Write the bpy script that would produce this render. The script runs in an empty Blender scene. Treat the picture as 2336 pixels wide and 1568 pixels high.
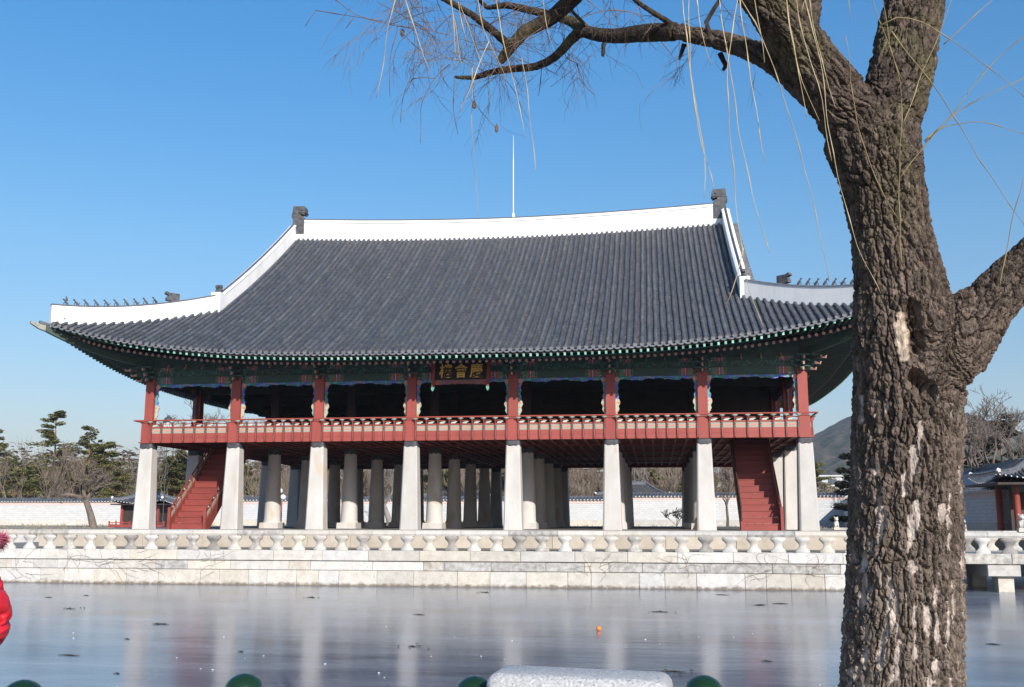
import bpy, bmesh, math, random
import numpy as np
from mathutils import Vector, Matrix

random.seed(7)
rng = np.random.default_rng(7)
R = math.radians
scene = bpy.context.scene
COL = scene.collection

# ------------------------------------------------------------------ camera, light, exposure
EYE = Vector((0.0, 0.0, 0.5))
FPX, CX, CY = 2348.0, 1168.0, 784.0          # focal length and centre, in units of a 2336 wide picture
PITCH, YAW = R(9.715), R(7.84)
cam_d = bpy.data.cameras.new("camera")
cam = bpy.data.objects.new("camera", cam_d)
COL.objects.link(cam)
cam_d.sensor_width = 36.0
cam_d.lens = 36.0 * FPX / 2336.0
cam_d.clip_start, cam_d.clip_end = 0.05, 9000
cam.location = EYE
cam.rotation_euler = (R(90) + PITCH, R(-0.07), YAW)
scene.camera = cam

SUN_AZ, SUN_EL = R(150), R(24.2)               # azimuth clockwise from +Y
world = bpy.data.worlds.new("World")
scene.world = world
world.use_nodes = True
wn = world.node_tree
sky = wn.nodes.new("ShaderNodeTexSky")
sky.sky_type = 'NISHITA'
sky.sun_disc = False
sky.sun_elevation = SUN_EL
sky.sun_rotation = SUN_AZ
sky.altitude = 60
sky.air_density = 1.0
sky.dust_density = 0.5
sky.ozone_density = 3.0
bg = wn.nodes["Background"]
bg.inputs[1].default_value = 0.115
hs = wn.nodes.new("ShaderNodeHueSaturation"); hs.inputs['Saturation'].default_value = 1.30
wn.links.new(sky.outputs[0], hs.inputs['Color']); 
# elevation tint of the clear winter sky: greyer towards the horizon, lighter blue above
tcs = wn.nodes.new("ShaderNodeTexCoord"); sps = wn.nodes.new("ShaderNodeSeparateXYZ"); wn.links.new(tcs.outputs['Generated'], sps.inputs[0])
rs_ = wn.nodes.new("ShaderNodeValToRGB"); cr_ = rs_.color_ramp
for e_, (p_, c_) in zip([cr_.elements[0], cr_.elements.new(0.26), cr_.elements.new(0.47), cr_.elements[-1]], [(0.0, (1.0, 0.76, 0.70)), (0.26, (1.64, 1.28, 1.10)), (0.47, (1.40, 1.42, 1.36)), (1.0, (1.40, 1.42, 1.36))]):
    e_.position = p_; e_.color = (c_[0] / 2, c_[1] / 2, c_[2] / 2, 1)
wn.links.new(sps.outputs[2], rs_.inputs[0])
ml_ = wn.nodes.new("ShaderNodeMix"); ml_.data_type = 'RGBA'; ml_.blend_type = 'MULTIPLY'; ml_.inputs[0].default_value = 1.0
wn.links.new(hs.outputs[0], ml_.inputs[6]); wn.links.new(rs_.outputs[0], ml_.inputs[7])
sc2 = wn.nodes.new("ShaderNodeVectorMath"); sc2.operation = 'SCALE'; sc2.inputs['Scale'].default_value = 2.0
wn.links.new(ml_.outputs[2], sc2.inputs[0]); wn.links.new(sc2.outputs[0], bg.inputs[0])

sun_d = bpy.data.lights.new("sun", 'SUN')
sun_d.energy = 5.0
sun_d.angle = R(0.53)
sun_d.color = (1.0, 0.945, 0.87)
sun = bpy.data.objects.new("sun", sun_d)
COL.objects.link(sun)
sdir = Vector((math.sin(SUN_AZ) * math.cos(SUN_EL), math.cos(SUN_AZ) * math.cos(SUN_EL), math.sin(SUN_EL)))
sun.rotation_euler = sdir.to_track_quat('Z', 'Y').to_euler()
sun.location = (20, -20, 40)

scene.view_settings.view_transform = 'Standard'
scene.view_settings.look = 'None'
scene.view_settings.gamma = 1.0
scene.view_settings.use_curve_mapping = False
scene.view_settings.exposure = 0.30
scene.cycles.max_bounces = 6
scene.cycles.diffuse_bounces = 2
scene.cycles.glossy_bounces = 3
scene.cycles.volume_bounces = 0
scene.cycles.sample_clamp_indirect = 4.0

# ------------------------------------------------------------------ helpers
class MB:
    """collects vertices and faces, becomes ONE mesh"""
    def __init__(s):
        s.v = []; s.f = []; s.m = []
    def add(s, vs, fs, mi=0):
        o = len(s.v)
        s.v += [tuple(p) for p in vs]
        s.f += [tuple(i + o for i in f) for f in fs]
        s.m += [mi] * len(fs)
        return s
    def box(s, x0, x1, y0, y1, z0, z1, mi=0, taper=0.0):
        t = taper
        vs = [(x0, y0, z0), (x1, y0, z0), (x1, y1, z0), (x0, y1, z0),
              (x0 + t, y0 + t, z1), (x1 - t, y0 + t, z1), (x1 - t, y1 - t, z1), (x0 + t, y1 - t, z1)]
        return s.add(vs, [(0, 3, 2, 1), (4, 5, 6, 7), (0, 1, 5, 4), (1, 2, 6, 5), (2, 3, 7, 6), (3, 0, 4, 7)], mi)
    def bevbox(s, x0, x1, y0, y1, z0, z1, b, mi=0):
        """box with its front (-y) edges and top edges chamfered"""
        ring = lambda i, y: [(x0 + i, y, z0 + i), (x1 - i, y, z0 + i), (x1 - i, y, z1 - i), (x0 + i, y, z1 - i)]
        vs = ring(b, y0) + ring(0, y0 + b) + ring(0, y1)
        fs = [(0, 1, 2, 3)]
        for k in range(4):
            j = (k + 1) % 4
            fs += [(4 + k, 4 + j, j, k), (8 + k, 8 + j, 4 + j, 4 + k)]
        fs.append((11, 10, 9, 8))
        return s.add(vs, fs, mi)
    def tube(s, path, rad, n=6, mi=0, cap=True, ref=None):
        P = [Vector(p) for p in path]
        if not hasattr(rad, '__len__'): rad = [rad] * len(P)
        vs = []; fs = []
        prev = None
        for i, p in enumerate(P):
            t = (P[min(i + 1, len(P) - 1)] - P[max(i - 1, 0)])
            if t.length < 1e-9: t = Vector((0, 0, 1))
            t.normalize()
            if prev is None:
                a = Vector((0, 0, 1)) if abs(t.z) < 0.9 else Vector((1, 0, 0))
                u = t.cross(a).normalized()
            else:
                u = (prev - t * prev.dot(t))
                u = u.normalized() if u.length > 1e-6 else t.orthogonal().normalized()
            prev = u
            w = t.cross(u)
            for k in range(n):
                a = 2 * math.pi * k / n
                vs.append(p + (u * math.cos(a) + w * math.sin(a)) * rad[i])
        for i in range(len(P) - 1):
            for k in range(n):
                j = (k + 1) % n
                fs.append((i * n + k, i * n + j, (i + 1) * n + j, (i + 1) * n + k))
        if cap:
            fs.append(tuple(range(n - 1, -1, -1)))
            fs.append(tuple((len(P) - 1) * n + k for k in range(n)))
        return s.add(vs, fs, mi)
    def lathe(s, prof, n=12, c=(0, 0, 0), mi=0, sx=1.0, sy=1.0, rot=0.0):
        vs = []; fs = []
        for r, z in prof:
            for k in range(n):
                a = 2 * math.pi * k / n + rot
                vs.append((c[0] + r * math.cos(a) * sx, c[1] + r * math.sin(a) * sy, c[2] + z))
        for i in range(len(prof) - 1):
            for k in range(n):
                j = (k + 1) % n
                fs.append((i * n + k, i * n + j, (i + 1) * n + j, (i + 1) * n + k))
        fs.append(tuple(range(n - 1, -1, -1)))
        fs.append(tuple((len(prof) - 1) * n + k for k in range(n)))
        return s.add(vs, fs, mi)
    def sweep(s, secs, mi=0, cap=True):
        """secs: list of closed rings (same count)"""
        n = len(secs[0]); vs = [p for r in secs for p in r]; fs = []
        for i in range(len(secs) - 1):
            for k in range(n):
                j = (k + 1) % n
                fs.append((i * n + k, i * n + j, (i + 1) * n + j, (i + 1) * n + k))
        if cap:
            fs.append(tuple(range(n - 1, -1, -1))); fs.append(tuple((len(secs) - 1) * n + k for k in range(n)))
        return s.add(vs, fs, mi)
    def prism(s, poly, axis_vec, mi=0):
        a = Vector(axis_vec); P = [Vector(p) for p in poly]; n = len(P)
        vs = P + [p + a for p in P]
        fs = [tuple(range(n)), tuple(range(2 * n - 1, n - 1, -1))]
        for k in range(n):
            j = (k + 1) % n
            fs.append((k, k + n, j + n, j))
        return s.add(vs, fs, mi)
    def ico(s, c, r, sq=(1, 1, 1), sub=1, mi=0, jit=0.0):
        bm = bmesh.new(); bmesh.ops.create_icosphere(bm, subdivisions=sub, radius=1.0)
        vs = [(c[0] + v.co.x * r * sq[0] * (1 + random.uniform(-jit, jit)), c[1] + v.co.y * r * sq[1] * (1 + random.uniform(-jit, jit)),
               c[2] + v.co.z * r * sq[2] * (1 + random.uniform(-jit, jit))) for v in bm.verts]
        fs = [tuple(v.index for v in f.verts) for f in bm.faces]
        bm.free()
        return s.add(vs, fs, mi)
    def mesh(s, name, mats, smooth=False, fix=True):
        me = bpy.data.meshes.new(name)
        me.from_pydata(s.v, [], s.f)
        if not isinstance(mats, (list, tuple)): mats = [mats]
        for m in mats: me.materials.append(m)
        if any(s.m): me.polygons.foreach_set('material_index', s.m)
        if fix:
            bm = bmesh.new(); bm.from_mesh(me); bmesh.ops.recalc_face_normals(bm, faces=bm.faces); bm.to_mesh(me); bm.free()
        if smooth:
            me.polygons.foreach_set('use_smooth', [True] * len(me.polygons))
            if smooth != 'all':
                me.set_sharp_from_angle(angle=R(38))
        me.update()
        return me

WL = {}     # world location of every object (nothing that has children is rotated)

def link(o, parent=None, wl=(0, 0, 0)):
    COL.objects.link(o)
    wl = Vector(wl)
    if parent is not None:
        o.parent = parent
        o.location = wl - WL[parent.name]
    else:
        o.location = wl
    WL[o.name] = wl
    return o

def thing(name, label, cat, loc=(0, 0, 0), group=None):
    o = bpy.data.objects.new(name, None)
    o.empty_display_size = 0.3
    link(o, None, loc)
    o['label'] = label; o['category'] = cat
    if group: o['group'] = group
    return o

def part(name, geo, mats=None, parent=None, loc=(0, 0, 0), smooth=False, rot=None, label=None, kind=None, scale=None, fix=True):
    me = geo if isinstance(geo, bpy.types.Mesh) else geo.mesh(name, mats, smooth, fix)
    o = bpy.data.objects.new(name, me)
    link(o, parent, loc)
    if rot: o.rotation_euler = rot
    if scale: o.scale = scale
    if label: o['label'] = label
    if kind: o['kind'] = kind
    return o

def single(name, geo, mats, label, cat, loc=(0, 0, 0), group=None, smooth=False, rot=None, fix=True):
    o = part(name, geo, mats, None, loc, smooth, rot, label, fix=fix)
    o['category'] = cat
    if group: o['group'] = group
    return o

def structure(name, geo, mats, loc=(0, 0, 0), smooth=False, label=None, fix=True):
    return part(name, geo, mats, None, loc, smooth, label=label, kind='structure', fix=fix)

def copy_tree(src, loc, rz=0.0, sc=1.0, label=None):
    r = src.copy(); COL.objects.link(r); r.location = loc; WL[r.name] = Vector(loc)
    r.rotation_euler = (0, 0, rz); r.scale = (sc, sc, sc)
    if label: r['label'] = label
    for ch in list(src.children):
        c = ch.copy(); COL.objects.link(c); c.parent = r
        for g in list(ch.children):
            d = g.copy(); COL.objects.link(d); d.parent = c
    return r

# picture direction -> point, used to survey the willow, the twigs and the near things
_fw = Vector((-math.sin(YAW) * math.cos(PITCH), math.cos(YAW) * math.cos(PITCH), math.sin(PITCH)))
_rt = Vector((math.cos(YAW), math.sin(YAW), 0)); _up = _rt.cross(_fw)
def at(x, y, d):
    """point d metres deep along the view in direction of picture position x, y"""
    v = _fw * FPX + _rt * (x - CX) - _up * (y - CY)
    return EYE + v * (d / FPX)

# ------------------------------------------------------------------ materials
def mat(name, c1, c2=None, scale=4.0, rough=0.75, bump=0.0, bscale=None, jitter=0.0, spec=0.5, metal=0.0, detail=5.0,
        stretch=(1, 1, 1), lo=0.35, hi=0.65, coord='Object', speck=None, hue=0.0):
    m = bpy.data.materials.new(name); m.use_nodes = True
    nt = m.node_tree; N = nt.nodes; L = nt.links
    b = N["Principled BSDF"]
    b.inputs['Roughness'].default_value = rough
    b.inputs['Specular IOR Level'].default_value = spec
    b.inputs['Metallic'].default_value = metal
    tc = N.new("ShaderNodeTexCoord")
    mp = N.new("ShaderNodeMapping"); L.new(tc.outputs[coord], mp.inputs[0]); mp.inputs['Scale'].default_value = stretch
    info = N.new("ShaderNodeObjectInfo")
    off = N.new("ShaderNodeVectorMath"); off.operation = 'SCALE'
    cx = N.new("ShaderNodeCombineXYZ")
    for k in range(3): L.new(info.outputs['Random'], cx.inputs[k])
    L.new(cx.outputs[0], off.inputs[0]); off.inputs['Scale'].default_value = 37.0
    L.new(off.outputs[0], mp.inputs['Location'])
    nz = N.new("ShaderNodeTexNoise"); nz.inputs['Scale'].default_value = scale; nz.inputs['Detail'].default_value = detail
    nz.inputs['Roughness'].default_value = 0.62
    L.new(mp.outputs[0], nz.inputs['Vector'])
    rmp = N.new("ShaderNodeValToRGB"); rmp.color_ramp.elements[0].position = lo; rmp.color_ramp.elements[1].position = hi
    c2 = c2 or c1
    rmp.color_ramp.elements[0].color = (*c1, 1); rmp.color_ramp.elements[1].color = (*c2, 1)
    L.new(nz.outputs[0], rmp.inputs[0])
    out = rmp.outputs[0]
    if speck:
        col, sc, th = speck
        n2 = N.new("ShaderNodeTexNoise"); n2.inputs['Scale'].default_value = sc; n2.inputs['Detail'].default_value = 3
        L.new(mp.outputs[0], n2.inputs['Vector'])
        r2 = N.new("ShaderNodeMapRange"); r2.inputs[1].default_value = th; r2.inputs[2].default_value = th + 0.06
        L.new(n2.outputs[0], r2.inputs[0])
        mx = N.new("ShaderNodeMix"); mx.data_type = 'RGBA'
        L.new(r2.outputs[0], mx.inputs[0]); L.new(out, mx.inputs[6]); mx.inputs[7].default_value = (*col, 1)
        out = mx.outputs[2]
    if jitter or hue:
        hsv = N.new("ShaderNodeHueSaturation")
        mr = N.new("ShaderNodeMapRange"); mr.inputs[3].default_value = 1 - jitter; mr.inputs[4].default_value = 1 + jitter
        L.new(info.outputs['Random'], mr.inputs[0]); L.new(mr.outputs[0], hsv.inputs['Value'])
        if hue:
            mul = N.new("ShaderNodeMath"); mul.operation = 'MULTIPLY'; mul.inputs[1].default_value = 7.31
            fr = N.new("ShaderNodeMath"); fr.operation = 'FRACT'
            L.new(info.outputs['Random'], mul.inputs[0]); L.new(mul.outputs[0], fr.inputs[0])
            mh = N.new("ShaderNodeMapRange"); mh.inputs[3].default_value = 1 - hue; mh.inputs[4].default_value = 1 + hue
            L.new(fr.outputs[0], mh.inputs[0]); L.new(mh.outputs[0], hsv.inputs['Saturation'])
        L.new(out, hsv.inputs['Color']); out = hsv.outputs[0]
    L.new(out, b.inputs['Base Color'])
    if bump:
        n3 = N.new("ShaderNodeTexNoise"); n3.inputs['Scale'].default_value = bscale or scale * 4; n3.inputs['Detail'].default_value = 6
        L.new(mp.outputs[0], n3.inputs['Vector'])
        bp = N.new("ShaderNodeBump"); bp.inputs['Strength'].default_value = bump; bp.inputs['Distance'].default_value = 0.02
        L.new(n3.outputs[0], bp.inputs['Height']); L.new(bp.outputs[0], b.inputs['Normal'])
    m['out'] = 0
    return m

def ramp_chain(nt, fac, stops, interp='LINEAR'):
    r = nt.nodes.new("ShaderNodeValToRGB"); cr = r.color_ramp; cr.interpolation = interp
    while len(cr.elements) < len(stops): cr.elements.new(0.5)
    for e, (p, c) in zip(cr.elements, stops):
        e.position = p; e.color = (*c, 1)
    nt.links.new(fac, r.inputs[0])
    return r.outputs[0]

M = {}
M['stone'] = mat('granite_pale', (0.43, 0.40, 0.355), (0.60, 0.57, 0.52), 2.6, 0.85, 0.25, 18, jitter=0.11, hue=0.5, lo=0.25, hi=0.7, speck=((0.36, 0.335, 0.295), 14, 0.62))
M['stone_mottled'] = mat('granite_lichen', (0.27, 0.25, 0.23), (0.50, 0.48, 0.44), 5.0, 0.9, 0.35, 20, jitter=0.1, hue=0.4)
M['stone_dark'] = mat('granite_weathered_dark', (0.20, 0.19, 0.175), (0.33, 0.31, 0.285), 4.0, 0.9, 0.3, 20, jitter=0.1)
M['stone_tan'] = mat('granite_tan', (0.40, 0.345, 0.275), (0.50, 0.44, 0.36), 1.4, 0.88, 0.25, 16, jitter=0.1)
M['pillar'] = mat('pillar_granite', (0.43, 0.405, 0.375), (0.60, 0.575, 0.545), 0.9, 0.85, 0.3, 14, jitter=0.05, lo=0.25, hi=0.7, speck=((0.50, 0.43, 0.35), 1.0, 0.60), stretch=(1, 1, 0.45))
M['paving'] = mat('paving_granite', (0.20, 0.185, 0.165), (0.29, 0.27, 0.24), 0.6, 0.9, 0.2, 8)
M['plaster'] = mat('lime_plaster_white', (0.66, 0.655, 0.64), (0.82, 0.81, 0.79), 1.3, 0.85, 0.15, 8, lo=0.2, hi=0.55, stretch=(1, 1, 0.3))
M['tile'] = mat('roof_tile_grey', (0.042, 0.052, 0.072), (0.095, 0.106, 0.128), 1.1, 0.55, 0.25, 12, jitter=0.16, hue=0.25, speck=((0.20, 0.185, 0.16), 6.5, 0.63))
M['channel'] = mat('roof_channel_tile', (0.030, 0.032, 0.038), (0.080, 0.077, 0.074), 3.4, 0.7, 0.3, 16, speck=((0.20, 0.17, 0.13), 7, 0.62))
M['tile_end'] = mat('eave_tile_grey', (0.085, 0.092, 0.108), (0.16, 0.168, 0.185), 5, 0.65, 0.4, 40, jitter=0.14)
M['ornament'] = mat('roof_ornament_clay', (0.045, 0.048, 0.053), (0.11, 0.112, 0.115), 4, 0.75, 0.5, 18)
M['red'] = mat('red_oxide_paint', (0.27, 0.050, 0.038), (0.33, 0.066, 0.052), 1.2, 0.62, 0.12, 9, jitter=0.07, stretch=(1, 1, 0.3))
M['red_stair_shaded'] = mat('red_paint_with_stair_shade', (0.20, 0.037, 0.028), (0.27, 0.052, 0.040), 1.6, 0.65, 0.2, 9, jitter=0.10, stretch=(0.4, 1, 1))  # the post red, darkened to put the stair shade into the colour
M['red_deep'] = mat('red_oxide_timber', (0.22, 0.036, 0.026), (0.28, 0.05, 0.036), 1.0, 0.7, 0.1, 8, jitter=0.1)
M['green'] = mat('dark_green_paint', (0.030, 0.056, 0.042), (0.050, 0.078, 0.058), 2.5, 0.6, 0.1, 10, jitter=0.06)
M['green_light'] = mat('pale_green_paint', (0.17, 0.42, 0.33), (0.28, 0.54, 0.45), 3, 0.6, jitter=0.45)
M['mint_line'] = mat('mint_line_paint', (0.10, 0.30, 0.23), (0.13, 0.35, 0.28), 3, 0.6)
M['pink'] = mat('pink_flower_paint', (0.50, 0.27, 0.22), (0.58, 0.34, 0.28), 3, 0.6, jitter=0.08)
M['flower_red'] = mat('flower_centre_red', (0.42, 0.06, 0.05), (0.5, 0.1, 0.08), 3, 0.6)
M['olive'] = mat('panel_pale_olive', (0.29, 0.30, 0.235), (0.34, 0.34, 0.27), 2, 0.7, jitter=0.04)
M['cloud'] = mat('panel_cloud_pink', (0.55, 0.20, 0.15), (0.60, 0.25, 0.19), 3, 0.7)
M['lotus'] = mat('lotus_cap_mint', (0.32, 0.46, 0.38), (0.48, 0.54, 0.47), 6, 0.6, jitter=0.1)
M['black'] = mat('black_lead_band', (0.035, 0.037, 0.042), (0.075, 0.078, 0.085), 5, 0.6, 0.3, 14)
M['board_black'] = mat('sign_black', (0.008, 0.009, 0.012), (0.012, 0.013, 0.016), 2, 0.5)
M['gold'] = mat('sign_gilding', (0.78, 0.42, 0.08), (0.88, 0.50, 0.12), 12, 0.5, 0.2, 60, metal=0.1)
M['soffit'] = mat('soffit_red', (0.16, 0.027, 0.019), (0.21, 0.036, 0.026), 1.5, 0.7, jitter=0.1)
M['soffit_line'] = mat('joist_edge_grey', (0.24, 0.15, 0.12), (0.30, 0.20, 0.16), 2, 0.7)
M['dark_wood_and_shade'] = mat('dark_timber_and_shade', (0.030, 0.022, 0.018), (0.05, 0.035, 0.028), 2, 0.7)  # timber tone that also paints the shade on the stair side board
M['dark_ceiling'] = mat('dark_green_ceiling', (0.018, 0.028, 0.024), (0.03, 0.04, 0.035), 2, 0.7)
M['tip'] = mat('weathered_rafter_tip', (0.22, 0.21, 0.17), (0.34, 0.33, 0.28), 6, 0.8, 0.3, 12)
M['metal'] = mat('antenna_metal', (0.62, 0.64, 0.66), (0.7, 0.72, 0.74), 8, 0.35, metal=0.3)
M['white_paint'] = mat('white_paint', (0.7, 0.72, 0.72), (0.78, 0.79, 0.79), 3, 0.6)
M['ground'] = mat('bank_earth', (0.23, 0.19, 0.13), (0.34, 0.29, 0.21), 0.25, 0.95, 0.4, 3)
M['grass'] = mat('dormant_grass', (0.24, 0.20, 0.135), (0.34, 0.29, 0.205), 0.5, 0.95, 0.5, 8)
M['bollard'] = mat('bollard_green_enamel', (0.008, 0.027, 0.009), (0.011, 0.034, 0.012), 3, 0.16, spec=0.6)
M['slab'] = mat('grey_granite_slab', (0.32, 0.32, 0.325), (0.54, 0.54, 0.535), 75, 0.8, 0.35, 90, speck=((0.22, 0.22, 0.23), 85, 0.60), detail=3)
M['rope'] = mat('rope', (0.3, 0.27, 0.2), (0.4, 0.36, 0.27), 30, 0.9)
M['coat'] = mat('red_nylon', (0.50, 0.008, 0.018), (0.60, 0.014, 0.028), 5, 0.42, 0.5, 16)
M['fur'] = mat('pink_fur', (0.40, 0.05, 0.09), (0.55, 0.14, 0.20), 30, 0.95, 1.0, 60)
M['trouser'] = mat('dark_denim', (0.02, 0.025, 0.04), (0.04, 0.045, 0.06), 20, 0.9)
M['skin'] = mat('skin', (0.55, 0.33, 0.24), (0.60, 0.37, 0.28), 6, 0.5)
M['hair'] = mat('black_hair', (0.012, 0.010, 0.009), (0.022, 0.018, 0.015), 40, 0.4)
M['shoe'] = mat('black_shoe', (0.02, 0.02, 0.022), (0.03, 0.03, 0.032), 8, 0.5)
M['orange'] = mat('orange_plastic', (0.9, 0.22, 0.02), (0.95, 0.26, 0.03), 4, 0.4)
M['debris'] = mat('dead_leaves', (0.03, 0.025, 0.018), (0.07, 0.055, 0.04), 8, 0.9)
M['icechip'] = mat('ice_chip', (0.75, 0.8, 0.85), (0.85, 0.88, 0.92), 8, 0.3)
M['pinebark'] = mat('pine_bark', (0.16, 0.075, 0.045), (0.30, 0.15, 0.09), 1.0, 0.9, 0.4, 6, jitter=0.15)
M['needles'] = mat('pine_needles', (0.105, 0.125, 0.042), (0.33, 0.30, 0.125), 0.7, 0.85, spec=0.05, jitter=0.12, coord='Object')
M['needles_dark'] = mat('dark_evergreen_needles', (0.018, 0.026, 0.015), (0.06, 0.058, 0.030), 0.9, 0.9, spec=0.05)
M['bare'] = mat('bare_bark', (0.095, 0.072, 0.058), (0.17, 0.135, 0.11), 1.2, 0.9, jitter=0.15)
M['bare_grey'] = mat('bare_bark_grey', (0.20, 0.17, 0.15), (0.29, 0.25, 0.22), 1.2, 0.9, jitter=0.15)
M['bare_brush'] = mat('bare_brush', (0.13, 0.10, 0.08), (0.24, 0.19, 0.15), 0.25, 0.95, spec=0.05)
M['vine'] = mat('dry_vine', (0.12, 0.08, 0.055), (0.2, 0.14, 0.1), 6, 0.9)
M['twig_yellow'] = mat('willow_withy', (0.30, 0.21, 0.08), (0.55, 0.46, 0.30), 12, 0.6, jitter=0.15)
M['twig_fine'] = mat('willow_fine_twig', (0.095, 0.062, 0.045), (0.20, 0.13, 0.085), 3, 0.8)
M['twig_shoot'] = mat('willow_shoot', (0.15, 0.105, 0.035), (0.32, 0.25, 0.11), 6, 0.6)
M['blue'] = mat('blue_roof_sheet', (0.04, 0.12, 0.5), (0.05, 0.15, 0.56), 2, 0.5)
M['concrete'] = mat('pale_concrete', (0.5, 0.5, 0.5), (0.6, 0.6, 0.6), 1, 0.8)
M['glass'] = mat('window_glass', (0.05, 0.07, 0.1), (0.07, 0.09, 0.12), 1, 0.1, spec=0.8)

# waterside stones carry a brown tide mark (real dirt) just above the ice
def tide(m, z0, z1, col):
    nt = m.node_tree; b = nt.nodes["Principled BSDF"]; L = nt.links
    src = b.inputs['Base Color'].links[0].from_socket
    g = nt.nodes.new("ShaderNodeNewGeometry"); sp = nt.nodes.new("ShaderNodeSeparateXYZ"); L.new(g.outputs['Position'], sp.inputs[0])
    nz = nt.nodes.new("ShaderNodeTexNoise"); nz.inputs['Scale'].default_value = 4.5; nz.inputs['Detail'].default_value = 7; L.new(g.outputs['Position'], nz.inputs['Vector'])
    ad = nt.nodes.new("ShaderNodeMath"); ad.operation = 'MULTIPLY_ADD'; ad.inputs[1].default_value = -0.35; L.new(nz.outputs[0], ad.inputs[0]); L.new(sp.outputs[2], ad.inputs[2])
    mr = nt.nodes.new("ShaderNodeMapRange"); mr.inputs[1].default_value = z0; mr.inputs[2].default_value = z1; mr.inputs[3].default_value = 0.85; mr.inputs[4].default_value = 0
    L.new(ad.outputs[0], mr.inputs[0])
    mx = nt.nodes.new("ShaderNodeMix"); mx.data_type = 'RGBA'; L.new(mr.outputs[0], mx.inputs[0]); L.new(src, mx.inputs[6]); mx.inputs[7].default_value = (*col, 1)
    L.new(mx.outputs[2], b.inputs['Base Color'])
M['stone_water'] = mat('granite_waterside', (0.43, 0.40, 0.355), (0.60, 0.57, 0.52), 2.6, 0.85, 0.25, 18, jitter=0.12, hue=0.5, lo=0.25, hi=0.7, speck=((0.36, 0.33, 0.29), 14, 0.62))
tide(M['stone_water'], -2.60, -2.47, (0.12, 0.085, 0.055))
# statement of painted timber (dancheong): colour bands towards both ends of a beam, in the object's own coordinates
def dancheong(name, mid, stops, blotch, axis=0):
    m = bpy.data.materials.new(name); m.use_nodes = True
    nt = m.node_tree; N = nt.nodes; L = nt.links; b = N["Principled BSDF"]; b.inputs['Roughness'].default_value = 0.65
    tc = N.new("ShaderNodeTexCoord"); sp = N.new("ShaderNodeSeparateXYZ"); L.new(tc.outputs['Generated'], sp.inputs[0])
    s = N.new("ShaderNodeMath"); s.operation = 'SUBTRACT'; s.inputs[1].default_value = 0.5; L.new(sp.outputs[axis], s.inputs[0])
    a = N.new("ShaderNodeMath"); a.operation = 'ABSOLUTE'; L.new(s.outputs[0], a.inputs[0])
    d = N.new("ShaderNodeMath"); d.operation = 'MULTIPLY'; d.inputs[1].default_value = 2.0; L.new(a.outputs[0], d.inputs[0])
    col = ramp_chain(nt, d.outputs[0], stops, 'CONSTANT')
    vo = N.new("ShaderNodeTexVoronoi"); vo.inputs['Scale'].default_value = 11.0; L.new(tc.outputs['Object'], vo.inputs['Vector'])
    vc = N.new("ShaderNodeSeparateColor"); L.new(vo.outputs['Color'], vc.inputs[0])
    pal = ramp_chain(nt, vc.outputs[0], blotch, 'CONSTANT')
    msk = N.new("ShaderNodeMath"); msk.operation = 'LESS_THAN'; msk.inputs[1].default_value = 0.42; L.new(vo.outputs['Distance'], msk.inputs[0])
    end = N.new("ShaderNodeMath"); end.operation = 'GREATER_THAN'; end.inputs[1].default_value = mid; L.new(d.outputs[0], end.inputs[0])
    f = N.new("ShaderNodeMath"); f.operation = 'MULTIPLY'; L.new(msk.outputs[0], f.inputs[0]); L.new(end.outputs[0], f.inputs[1])
    f2 = N.new("ShaderNodeMath"); f2.operation = 'MULTIPLY'; f2.inputs[1].default_value = 0.8; L.new(f.outputs[0], f2.inputs[0])
    mx = N.new("ShaderNodeMix"); mx.data_type = 'RGBA'; L.new(f2.outputs[0], mx.inputs[0]); L.new(col, mx.inputs[6]); L.new(pal, mx.inputs[7])
    L.new(mx.outputs[2], b.inputs['Base Color'])
    return m
G0, G1 = (0.038, 0.072, 0.054), (0.06, 0.19, 0.145)
OR, BL, WH, RD = (0.42, 0.13, 0.04), (0.06, 0.07, 0.32), (0.45, 0.42, 0.36), (0.38, 0.06, 0.035)
M['beam_paint'] = dancheong('painted_beam', 0.52, [(0, G0), (0.50, G1), (0.515, G0), (0.55, OR), (0.60, BL), (0.63, WH), (0.645, RD), (0.70, G1), (0.80, G0), (0.93, BL), (0.96, G1)],
                            [(0, G1), (0.35, RD), (0.55, OR), (0.75, BL), (0.9, WH)])
M['band_paint'] = dancheong('painted_lotus_band', -1.0, [(0, G0), (0.8, G1), (0.86, G0)], [(0, G1), (0.5, (0.10, 0.14, 0.14)), (0.75, (0.07, 0.26, 0.2)), (0.93, RD)])

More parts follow.
